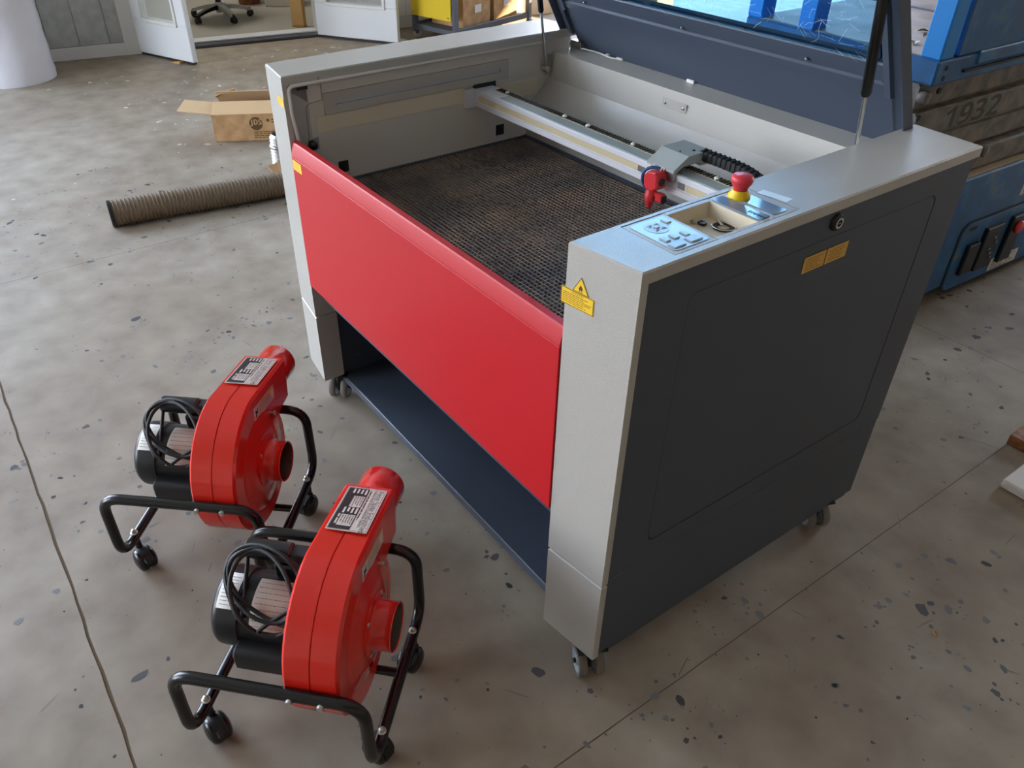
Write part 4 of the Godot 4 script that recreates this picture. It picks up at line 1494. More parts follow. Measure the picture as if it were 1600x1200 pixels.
func make_blower() -> Node3D:
	var o := thing("dust_collector_blower", "red blower", "blower")
	org = Vector3.ZERO
	var X := Vector3(1, 0, 0)
	var Y := Vector3(0, 1, 0)
	var Bk := Vector3(0, 0, -1)
	var b: MB
	# two halves of the spiral housing with a seam between them
	b = MB.new()
	b.prism(volute(0.0), X * 0.03, Bk, Y, X * 0.0545, 0.006, 0.0012, true, false)
	part(o, "housing_half", b, M.red_enamel, "glossy red half of the spiral housing, motor side")
	b = MB.new()
	b.prism(volute(0.0), X * 0.0855, Bk, Y, X * 0.0545, 0.0012, 0.006, false, false)
	b.holed(volute(0.006), circle(0.049, 28, Vector2(0, 0.285)), X * 0.14, Bk, Y, X)
	part(o, "housing_half", b, M.red_enamel, "glossy red half of the spiral housing, inlet side")
	b = MB.new()
	b.prism(volute(0.003), X * 0.08, Bk, Y, X * 0.01, 0.0, 0.0, false, false)
	part(o, "housing_seam", b, M.red_enamel)
	# outlet: square to round transition and round pipe
	b = MB.new()
	var dirv := Vector2(cos(deg_to_rad(-8.0)), sin(deg_to_rad(-8.0)))
	var D := Bk * dirv.x + Y * dirv.y
	var N := Y * dirv.x - Bk * dirv.y
	var c0 := X * 0.085 + Bk * 0.218 + Y * 0.379
	var c1 := c0 + D * 0.030
	var seg := 32
	for i in seg:
		var q := []
		for k in [i, i + 1]:
			var a: float = TAU * k / seg
			var ca := cos(a)
			var sa := sin(a)
			var m := 1.0 / maxf(absf(ca), absf(sa))
			var mm := lerpf(1.0, m, 0.86)
			q.append([c0 + X * ca * mm * 0.0535 + N * sa * mm * 0.0565, c1 + (X * ca + N * sa) * 0.050, X * ca + N * sa])
		b.squad(q[0][0], q[1][0], q[1][1], q[0][1], (q[0][2] - D * -0.3).normalized(), (q[1][2] - D * -0.3).normalized(), q[1][2], q[0][2])
	b.lathe([Vector2(0.050, 0.0), Vector2(0.050, 0.062), Vector2(0.0485, 0.0635), Vector2(0.047, 0.062), Vector2(0.047, 0.0)], c1, D, 32)
	b.lathe([Vector2(0.0, 0.004), Vector2(0.047, 0.004)], c1, D, 32)
	part(o, "outlet_pipe", b, M.red_enamel)
	# stepped inlet side
	b = MB.new()
	var ax := X * 0.139 + Y * 0.285
	b.lathe([Vector2(0.130, 0.0), Vector2(0.116, 0.005), Vector2(0.100, 0.007), Vector2(0.090, 0.012), Vector2(0.074, 0.014), Vector2(0.049, 0.014)], ax, X, 40)
	part(o, "inlet_dish", b, M.red_enamel)
	b = MB.new()
	b.lathe([Vector2(0.049, 0.013), Vector2(0.068, 0.013), Vector2(0.068, 0.016), Vector2(0.054, 0.018), Vector2(0.051, 0.021), Vector2(0.050, 0.056), Vector2(0.051, 0.058), Vector2(0.0495, 0.060), Vector2(0.0475, 0.058)], ax, X, 36)
	var ip := part(o, "inlet_pipe", b, M.red_enamel)
	b = MB.new()
	b.lathe([Vector2(0.0475, 0.058), Vector2(0.0475, -0.004)], ax, X, 30)
	part(ip, "pipe_lining", b, M.bare_steel, "bare steel inside of the pipe")
	b = MB.new()
	b.cyl(X * 0.034 + Y * 0.285, X * 0.110 + Y * 0.285, 0.028, 20, 0.004)
	for q in 8:
		var aq := TAU * q / 8
		var dq := Bk * cos(aq) + Y * sin(aq)
		b.box(X * 0.07 + Y * 0.285 + dq * 0.075, Vector3(0.06, 0.10, 0.003), 0.0, Basis(X, dq, X.cross(dq)))
	part(o, "impeller", b, M.bare_steel)
	for k in 4:
		b = MB.new()
		var a := deg_to_rad(40.0 + 90.0 * k)
		var c := ax + X * 0.0155 + (Bk * cos(a) + Y * sin(a)) * 0.0615
		b.lathe([Vector2(0.0048, 0.0), Vector2(0.0042, 0.0026), Vector2(0.0, 0.0034)], c, X, 10)
		part(ip, "screw", b, M.zinc)
	b = MB.new()
	b.cyl(X * 0.14 + Bk * 0.080 + Y * 0.372, X * 0.156 + Bk * 0.080 + Y * 0.372, 0.0035, 8)
	b.lathe([Vector2(0.0068, 0.0), Vector2(0.0068, 0.005), Vector2(0.0, 0.0056)], X * 0.152 + Bk * 0.080 + Y * 0.372, X, 6)
	part(o, "clamp_bolt", b, M.zinc)
	blower_labels(o)
	# motor
	b = MB.new()
	var mo := X * -0.166 + Y * 0.28
	b.lathe([Vector2(0.0, 0.0), Vector2(0.062, 0.001), Vector2(0.074, 0.005), Vector2(0.080, 0.013), Vector2(0.081, 0.020), Vector2(0.081, 0.060), Vector2(0.0775, 0.062), Vector2(0.0775, 0.064)], mo, X, 40)
	var mt := part(o, "motor_end_bell", b, M.motor_black)
	b = MB.new()
	b.lathe([Vector2(0.0765, 0.062), Vector2(0.0765, 0.197)], mo, X, 40)
	part(o, "motor_body", b, M.motor_black)
	b = MB.new()
	b.lathe([Vector2(0.0045, 0.0), Vector2(0.004, 0.003), Vector2(0, 0.0035)], X * -0.108 + Y * (0.28 - 0.045) + Bk * -0.0655, (Bk * -0.8 + Y * -0.5), 10)
	part(mt, "screw", b, M.steel)
	# capacitor cover: rounded box on the front of the motor
	b = MB.new()
	b.prism(rrect(0.052, 0.056, 0.016, 5), X * -0.106 + Y * 0.250 + Bk * -0.088, Bk, Y, X * 0.136, 0.006)
	part(o, "capacitor_cover", b, M.motor_black)
	# white curved plates on motor body and end bell
	for q: Array in [[-0.080, 0.016, 0.0772, 20.0, 100.0], [-0.150, -0.112, 0.0817, 45.0, 100.0]]:
		b = MB.new()
		b.lathe_f([Vector2(q[2], q[0]), Vector2(q[2] + 0.0004, q[0] + 0.0003), Vector2(q[2] + 0.0004, q[1] - 0.0003), Vector2(q[2], q[1])], Y * 0.28, -Bk, Y, X, 16, deg_to_rad(q[3]), deg_to_rad(q[4]))
		var pl := part(o, "motor_plate", b, M.label_white, "pale printed motor plate")
		b = MB.new()
		var rows := 9
		for r in rows:
			var a := deg_to_rad(lerpf(q[3] + 6.0, q[4] - 8.0, float(r) / (rows - 1)))
			var p: Vector3 = Y * 0.28 + (-Bk * cos(a) + Y * sin(a)) * (q[2] + 0.0009)
			var tg := -Bk * -sin(a) + Y * cos(a)
			b.print_rows(p + X * (q[0] + 0.005), X, tg, (q[1] - q[0]) - 0.010, 1, 0.004, 0.0011, r + 3)
		part(pl, "lettering", b, M.ink_grey)
	# switch box with its boot
	b = MB.new()
	b.prism(rrect(0.042, 0.040, 0.0195, 6), X * -0.122 + Y * 0.398 + Bk * 0.052, Bk, Y, X * 0.100, 0.005)
	var sb := part(o, "switch_box", b, M.motor_black)
	b = MB.new()
	b.prism(rrect(0.036, 0.034, 0.008, 4), X * -0.024 + Y * 0.394 + Bk * 0.052, Bk, Y, X * 0.052, 0.003)
	part(sb, "switch_cap", b, M.rubber_and_hole_black)
	b = MB.new()
	b.span(Vector3(-0.06, 0.345, -0.07), Vector3(0.02, 0.380, -0.03), 0.004)
	part(sb, "switch_foot", b, M.motor_black)
	# coiled power cord lying over the motor
	b = MB.new()
	var rg := RandomNumberGenerator.new()
	rg.seed = 12
	var pts := []
	var loops := 4
	var cc := X * -0.048 + Y * 0.372 + Bk * -0.022
	var e1 := (X * 0.96 + Bk * -0.18 + Y * -0.10).normalized()
	var e2 := (Bk * -0.72 + Y * -0.62 + X * 0.10).normalized()
	var e3 := e1.cross(e2).normalized()
	if e3.y < 0:
		e3 = -e3
	for i in loops * 14:
		var t := float(i) / 14.0
		var a := TAU * t + 2.2
		var ra := 0.094 + 0.014 * sin(t * 2.3) - 0.006 * t
		var rb := 0.072 + 0.008 * cos(t * 3.1)
		var sh := e1 * 0.012 * sin(t * 1.7) + e2 * 0.010 * cos(t * 2.9)
		pts.append(cc + e1 * cos(a) * ra + e2 * sin(a) * rb + sh + e3 * (0.006 + 0.008 * sin(a * 2.0 + t) + 0.007 * (int(t) % 3)))
	pts.insert(0, X * -0.118 + Y * 0.398 + Bk * 0.052)
	pts.append(X * 0.01 + Y * 0.36 + Bk * -0.05)
	b.tube(catmull(pts, 3), 0.0043, 8)
	part(o, "power_cord", b, M.rubber_and_hole_black, "coiled black power cord")
	# closed loop of bent tube
	var U := 0.189
	var V := 0.188
	var lo := 0.098
	var hi := 0.297
	var r := 0.0125
	b = MB.new()
	b.tube(fillet([Vector3(-U, hi, V), Vector3(U, hi, V), Vector3(U, lo, V), Vector3(U, lo, -V), Vector3(U, hi, -V), Vector3(-U, hi, -V), Vector3(-U, lo, -V), Vector3(-U, lo, V)], 0.052, 7, true), r, 14, true)
	var fr := part(o, "tube_frame", b, M.black_enamel, "black bent tube frame")
	b = MB.new()
	b.cyl(Vector3(-U, lo, -0.02), Vector3(U, lo, -0.02), 0.010, 12)
	part(fr, "cross_tube", b, M.black_enamel)
	b = MB.new()
	b.span(Vector3(0.06, lo, -0.04), Vector3(0.11, 0.13, 0.0), 0.003)
	part(fr, "saddle", b, M.black_enamel)
	for u: float in [0.052, 0.112]:
		for v: float in [V, -V]:
			b = MB.new()
			var s := signf(v)
			b.lathe([Vector2(0.0, 0.006), Vector2(0.0065, 0.005), Vector2(0.0075, 0.0), Vector2(0.0075, -0.004)], Vector3(u, hi - 0.003, v + s * r), Vector3(0, 0, s), 6)
			b.cyl(Vector3(u, hi - 0.003, v + s * r), Vector3(u, hi - 0.003, v - s * 0.03), 0.004, 8)
			part(fr, "frame_bolt", b, M.zinc)
	var tn := 0
	for u: float in [-U, U]:
		for v: float in [0.122, -0.122]:
			b = MB.new()
			b.lathe([Vector2(0.0, 0.0125), Vector2(0.004, 0.012), Vector2(0.0065, 0.008), Vector2(0.0065, 0.003), Vector2(0.0095, 0.002), Vector2(0.0095, 0.0)], Vector3(u, lo + r - 0.001, v), Y, 10)
			part(fr, "caster_nut", b, M.zinc)
			blower_caster(o, Vector3(u, 0, v), 0.9 + 1.7 * tn)
			tn += 1
	return o

func blower_caster(o: Node3D, p: Vector3, turn: float) -> void:
	var bs := Basis(Vector3.UP, turn)
	var ax := bs * Vector3(1, 0, 0)
	var fw := bs * Vector3(0, 0, 1)
	var w := p + Vector3(0, 0.030, 0) + fw * 0.018
	var b := MB.new()
	b.cyl(p + Vector3(0, 0.058, 0), p + Vector3(0, 0.092, 0), 0.008, 12)
	b.lathe_f([Vector2(0.0325, -0.013), Vector2(0.0325, 0.013)], w, fw, Vector3.UP, ax, 14, -0.2, PI + 0.2)
	b.box(p + Vector3(0, 0.050, 0) + fw * 0.004, Vector3(0.020, 0.022, 0.026), 0.005, bs)
	var c := part(o, "caster", b, M.rubber_and_hole_black, "black twin wheel caster")
	for s: float in [-1.0, 1.0]:
		b = MB.new()
		b.lathe([Vector2(0.0, 0.0115), Vector2(0.010, 0.011), Vector2(0.020, 0.0085), Vector2(0.0275, 0.005), Vector2(0.030, 0.0), Vector2(0.030, -0.010), Vector2(0.0, -0.010)], w + ax * s * 0.0150, ax * s, 24)
		part(c, "wheel", b, M.black_enamel)
	b = MB.new()
	b.box(w + fw * 0.030 + Vector3(0, 0.018, 0), Vector3(0.022, 0.006, 0.016), 0.002, bs * Basis(Vector3(1, 0, 0), 0.5))
	part(c, "brake_tab", b, M.rubber_and_hole_black)

func blower_labels(o: Node3D) -> void:
	var X := Vector3(1, 0, 0)
	var Y := Vector3(0, 1, 0)
	var Bk := Vector3(0, 0, -1)
	# printed label on the flat top of the outlet duct; text reads across, its top towards the inlet side
	var al := -0.150
	var D := (Bk * cos(al) + Y * sin(al))
	var N := (Y * cos(al) - Bk * sin(al))
	var cen := X * 0.0865 + Bk * 0.144 + Y * 0.4515
	var ex := -D
	var ey := X
	var b := MB.new()
	b.prism(rrect(0.146, 0.084, 0.002, 2), cen, D, X, N * 0.0008)
	var p := part(o, "maker_label", b, M.label_white, "cream printed label on the outlet duct")
	var k := cen + N * 0.0012
	b = MB.new()
	var z := N
	# black block on the motor side with pale windows left open
	var blk := func(s0: float, s1: float, t0: float, t1: float) -> void:
		b.quad(k + ex * s0 + ey * t0, k + ex * s1 + ey * t0, k + ex * s1 + ey * t1, k + ex * s0 + ey * t1, z)
	blk.call(-0.069, 0.069, -0.038, -0.0335)
	blk.call(-0.069, -0.042, -0.0335, 0.006)
	blk.call(-0.042, -0.004, -0.0335, -0.020)
	blk.call(-0.042, -0.004, 0.004, 0.006)
	blk.call(-0.004, 0.022, -0.0335, 0.006)
	blk.call(0.022, 0.058, -0.0335, -0.026)
	blk.call(0.022, 0.058, 0.004, 0.006)
	blk.call(0.058, 0.069, -0.0335, 0.006)
	outline(b, k, ex, ey, 0.142, 0.080, 0.0007)
	b.text("Penn State Industries", 0.0118, k + ex * -0.066 + ey * 0.0245, ex * 0.90, ey, 0)
	b.text("Heavy Duty Dust Collection System", 0.0072, k + ex * -0.066 + ey * 0.0145, ex * 0.80, ey, 0)
	b.print_rows(k + ex * -0.064 + ey * 0.0115, ex, ey, 0.118, 1, 0.004, 0.0022, 3)
	b.print_rows(k + ex * -0.040 + ey * 0.001, ex, ey, 0.034, 4, 0.005, 0.0014, 8)
	b.print_rows(k + ex * 0.025 + ey * 0.001, ex, ey, 0.030, 5, 0.0052, 0.0014, 9)
	part(p, "lettering", b, M.ink_black)
	b = MB.new()
	b.print_rows(k + N * 0.0004 + ex * -0.066 + ey * 0.003, ex, ey, 0.020, 4, 0.0085, 0.0042, 18)
	b.print_rows(k + N * 0.0004 + ex * -0.001 + ey * 0.003, ex, ey, 0.020, 4, 0.0085, 0.0042, 19)
	b.print_rows(k + N * 0.0004 + ex * 0.022 + ey * -0.0275, ex, ey, 0.034, 1, 0.0085, 0.0036, 20)
	part(p, "reversed_lettering", b, M.label_white)
	# narrow safety sticker on the inlet side
	var d := (Bk * 0.116 + Y * -0.018).normalized()
	var n2 := (Y * 0.116 + Bk * 0.018).normalized()
	cen = X * 0.1402 + Bk * 0.064 + Y * 0.416
	b = MB.new()
	b.prism(PackedVector2Array([Vector2(-0.066, -0.020), Vector2(0.066, -0.020), Vector2(0.066, 0.016), Vector2(-0.066, 0.016)]), cen, d, n2, X * 0.0007)
	p = part(o, "safety_sticker", b, M.label_white, "narrow white safety sticker")
	k = cen + X * 0.0010
	b = MB.new()
	b.print_rows(k + d * -0.034 + n2 * 0.006, d, n2, 0.094, 5, 0.0046, 0.0012, 31)
	b.prism(PackedVector2Array([Vector2(-0.062, -0.010), Vector2(-0.056, -0.002), Vector2(-0.060, 0.006), Vector2(-0.050, 0.004), Vector2(-0.043, 0.010), Vector2(-0.045, 0.0), Vector2(-0.040, -0.007), Vector2(-0.049, -0.003), Vector2(-0.053, -0.012)]), k, d, n2, X * 0.0001)
	part(p, "symbol", b, M.ink_black)
	b = MB.new()
	b.quad(k + d * -0.034 + n2 * 0.015, k + d * 0.064 + n2 * 0.015, k + d * 0.064 + n2 * 0.009, k + d * -0.034 + n2 * 0.009, X)
	part(p, "orange_band", b, M.label_orange)

# ---------------------------------------------------------------- scissor lift
func build_lift() -> void:
	# local axes: z = near end at 0 running to -z, x = 0 on the side that faces the engraver's right, body to -x
	var o := thing("scissor_lift", "worn blue scissor lift parked behind the engraver", "lift", Vector3(0.17, 0, -1.75), -0.045)
	org = Vector3.ZERO
	var X := Vector3(1, 0, 0)
	var Y := Vector3(0, 1, 0)
	var Z := Vector3(0, 0, 1)
	var W := 0.76
	var L := 1.85
	var b := MB.new()
	b.span(Vector3(-W, 0.06, -L), Vector3(0.0, 0.525, -0.06), 0.008)
	var ch := part(o, "chassis", b, M.lift_blue)
	b = MB.new()
	b.span(Vector3(-W + 0.02, 0.525, -L + 0.02), Vector3(-0.004, 0.532, -0.08), 0.002)
	part(ch, "dusty_ledge", b, M.lift_dust)
	# control tray door in the side with a dark surround
	b = MB.new()
	b.ring(rrect(1.02, 0.30, 0.05, 5), rrect(1.0, 0.285, 0.045, 5), Vector3(0.0, 0.18, -1.02), Z, Y, X * 0.003)
	var tr := part(o, "control_tray", b, M.rubber_and_hole_black)
	b = MB.new()
	b.prism(rrect(1.0, 0.284, 0.045, 5), Vector3(0.0, 0.18, -1.02), Z, Y, X * 0.006, 0.002)
	part(tr, "tray_door", b, M.lift_blue)
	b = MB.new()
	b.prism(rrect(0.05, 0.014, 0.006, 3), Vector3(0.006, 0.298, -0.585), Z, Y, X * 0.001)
	part(tr, "finger_slot", b, M.rubber_and_hole_black)  # slot depth is only painted, as a flat black patch
	for q: Array in [[-0.62, 0.165, 0.075, 0.13], [-0.735, 0.185, 0.115, 0.185], [-0.895, 0.185, 0.085, 0.20]]:
		b = MB.new()
		b.box(Vector3(0.012, q[1], q[0]), Vector3(0.022, q[3], q[2]), 0.004)
		part(tr, "control_block", b, M.motor_black)
	b = MB.new()
	b.cyl(Vector3(0.022, 0.235, -0.90), Vector3(0.036, 0.235, -0.90), 0.026, 18, 0.004)
	part(tr, "stop_button", b, M.red_knob)
	b = MB.new()
	for k in 5:
		b.box(Vector3(0.026, 0.14 + 0.022 * k, -0.76 + 0.016 * (k % 3)), Vector3(0.006, 0.008, 0.012), 0.001)
	var sw := part(tr, "toggle_switches", b, M.steel)
	sw.set_meta("kind", "stuff")
	b = MB.new()
	b.box(Vector3(0.018, 0.085, -0.905), Vector3(0.008, 0.03, 0.014), 0.002)
	part(tr, "key_tag", b, M.paper_white)
	# stickers on the side
	for q: Array in [[-0.93, 0.075, 0.20, 0.055, 0], [-0.955, 0.392, 0.20, 0.05, 1], [-1.10, 0.185, 0.09, 0.07, 0], [-1.20, 0.185, 0.09, 0.07, 0]]:
		var p := plate(o, "decal", Vector3(0.0065 if q[4] == 0 else 0.0005, q[1], q[0]), -Z, Y, q[2], q[3], M.label_white, "weathered white decal")
		b = MB.new()
		b.print_rows(Vector3(0.0075 if q[4] == 0 else 0.0015, q[1] + q[3] * 0.35, q[0]) + Z * q[2] * 0.44, -Z, Y, q[2] * 0.86, 5, q[3] * 0.18, q[3] * 0.08, int(q[1] * 1000))
		part(p, "lettering", b, M.ink_grey)
	# folded scissor arms: stacked grey channels
	var ys := [0.535, 0.630, 0.725, 0.815]
	for i in 4:
		for s in [0.0, 1.0]:
			b = MB.new()
			var x: float = -0.035 - 0.02 * (i % 2) - s * (W - 0.17)
			var h := 0.088
			b.prism(PackedVector2Array([Vector2(0, 0), Vector2(0.05, 0), Vector2(0.05, 0.004), Vector2(0.056, 0.010), Vector2(0.056, h - 0.010), Vector2(0.05, h - 0.004), Vector2(0.05, h), Vector2(0, h)]), Vector3(x - 0.05, ys[i], -0.02), X, Y, Z * -(L - 0.06))
			part(o, "scissor_arm", b, M.lift_grey)
	for q: Array in [[0.862, -0.035, 0.020], [0.60, -0.52, 0.022]]:
		b = MB.new()
		b.cyl(Vector3(-0.05, q[0], q[1]), Vector3(-0.020, q[0], q[1]), q[2], 16, 0.003)
		part(o, "pivot_pin", b, M.lift_grey)
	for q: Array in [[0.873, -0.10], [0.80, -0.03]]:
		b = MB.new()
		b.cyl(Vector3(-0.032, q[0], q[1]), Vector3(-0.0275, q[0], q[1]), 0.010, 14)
		part(o, "pin_hole", b, M.rubber_and_hole_black)  # black disc stands for the shade of an open hole
	# worn stencilled figures
	mat("stencil_ink", rgb(72, 70, 67), 0.7)
	b = MB.new()
	b.text("1932", 0.07, Vector3(-0.0285, 0.735, -0.19), -Z * 1.5, Y, 0, "Droid Sans", true)
	part(o, "stencil_figures", b, M.stencil_ink)
	# platform with deck, edge, corner posts, side panel and rails
	b = MB.new()
	b.span(Vector3(-W, 0.905, -L), Vector3(0.0, 0.980, 0.0), 0.006)
	var pf := part(o, "platform_edge", b, M.lift_blue)
	b = MB.new()
	b.span(Vector3(-W + 0.03, 0.980, -L + 0.03), Vector3(-0.03, 0.984, -0.012))
	part(pf, "deck_plate", b, M.lift_deck)
	b = MB.new()
	b.span(Vector3(-W + 0.03, 0.984, -0.62), Vector3(-0.03, 0.988, -0.60))
	part(pf, "deck_rib", b, M.cart_frame)
	b = MB.new()
	b.span(Vector3(-0.028, 0.982, -L), Vector3(0.0, 1.40, -0.09), 0.004)
	b.span(Vector3(-0.028, 0.945, -L), Vector3(0.006, 0.985, -0.20), 0.004)
	part(pf, "side_board", b, M.lift_blue)
	b = MB.new()
	b.span(Vector3(0.0005, 0.930, -1.3), Vector3(0.0075, 0.938, -0.14))
	part(pf, "edge_slot", b, M.rubber_and_hole_black)  # slot shade painted on as a black strip
	for q: Array in [[-0.035, -0.035], [-W + 0.035, -0.035], [-0.50, -0.035], [-0.035, -L + 0.04], [-W + 0.035, -L + 0.04], [-W + 0.035, -0.95]]:
		b = MB.new()
		b.span(Vector3(q[0] - 0.034, 0.980, q[1] - 0.034), Vector3(q[0] + 0.034, 2.05, q[1] + 0.034), 0.005)
		part(pf, "corner_post", b, M.lift_bright_blue)
	for y: float in [1.5, 2.05]:
		b = MB.new()
		b.span(Vector3(-W + 0.01, y - 0.02, -0.055), Vector3(-0.01, y + 0.02, -0.015), 0.008)
		b.span(Vector3(-W + 0.01, y - 0.02, -L + 0.02), Vector3(-0.01, y + 0.02, -L + 0.06), 0.008)
		b.span(Vector3(-W + 0.015, y - 0.02, -L + 0.06), Vector3(-W + 0.055, y + 0.02, -0.055), 0.008)
		b.span(Vector3(-0.055, y - 0.02, -L + 0.06), Vector3(-0.015, y + 0.02, -0.055), 0.008)
		part(pf, "guard_rail", b, M.lift_bright_blue)
	for q: float in [0.955, 0.925]:
		b = MB.new()
		b.cyl(Vector3(-0.01, q, -0.045), Vector3(0.0015, q, -0.045), 0.008, 12)
		part(pf, "bolt_hole", b, M.rubber_and_hole_black)  # dark of the hole painted as a small black disc
	# wheels
	for z: float in [-0.28, -1.55]:
		for s in [0.0, 1.0]:
			b = MB.new()
			var x: float = 0.0 if s == 0.0 else -W
			var d: float = 1.0 if s == 0.0 else -1.0
			b.lathe([Vector2(0.0, -0.010), Vector2(0.09, -0.012), Vector2(0.12, -0.004), Vector2(0.150, -0.004), Vector2(0.155, -0.012), Vector2(0.155, -0.10), Vector2(0.0, -0.10)], Vector3(x, 0.155, z) - X * d * 0.004, X * d, 28)
			part(o, "wheel", b, M.rubber_and_hole_black)
	# dry leaves on the deck
	var rg := RandomNumberGenerator.new()
	rg.seed = 3
	for k in 6:
		b = MB.new()
		var p := Vector3(-0.08 - rg.randf() * 0.25, 0.986, -0.08 - rg.randf() * 0.22)
		leaf_shape(b, p, rg.randf_range(0.018, 0.03), rg.randf() * TAU)
		var lf := part(self, numbered("dry_leaf"), b, M.ink_brown)
		lf.transform = o.transform
		tag(lf, "small dry brown leaf on the deck of the blue lift", "leaf", "dry leaves on the lift deck")

func leaf_shape(b: MB, p: Vector3, r: float, turn: float) -> void:
	var d := Vector3(cos(turn), 0, sin(turn))
	var s := Vector3(-d.z, 0, d.x)
	var Y := Vector3.UP
	var a := p - d * r
	var c := p + d * r
	var m := p + Y * r * 0.10
	for sg: float in [-1.0, 1.0]:
		var w1 := p - d * r * 0.3 + s * sg * r * 0.55 + Y * r * 0.35
		var w2 := p + d * r * 0.4 + s * sg * r * 0.40 + Y * r * 0.25
		b.flat(a, w1, m, Y); b.flat(w1, w2, m, Y); b.flat(w2, c, m, Y)
		b.flat(a - Y * 0.0006, w1 - Y * 0.0006, m - Y * 0.0006, -Y); b.flat(w1 - Y * 0.0006, w2 - Y * 0.0006, m - Y * 0.0006, -Y); b.flat(w2 - Y * 0.0006, c - Y * 0.0006, m - Y * 0.0006, -Y)

# ---------------------------------------------------------------- things towards the office
func carton(called: String, label: String, at: Vector3, turn: float, s: Vector3, group := "", lid := true) -> Node3D:
	var o := thing(called, label, "box", at, turn, group)
	org = Vector3.ZERO
	var b := MB.new()
	b.span(Vector3(-s.x / 2, 0, -s.z / 2), Vector3(s.x / 2, s.y, s.z / 2), 0.003)
	part(o, "body", b, M.cardboard)
	if lid:
		b = MB.new()
		b.span(Vector3(-s.x / 2 - 0.004, s.y - 0.07, -s.z / 2 - 0.004), Vector3(s.x / 2 + 0.004, s.y + 0.004, s.z / 2 + 0.004), 0.003)
		part(o, "lid", b, M.cardboard)
	else:
		b = MB.new()
		b.span(Vector3(-s.x / 2, s.y, -0.024), Vector3(s.x / 2, s.y + 0.0008, 0.024))
		part(o, "tape", b, M.label_orange)
	return o

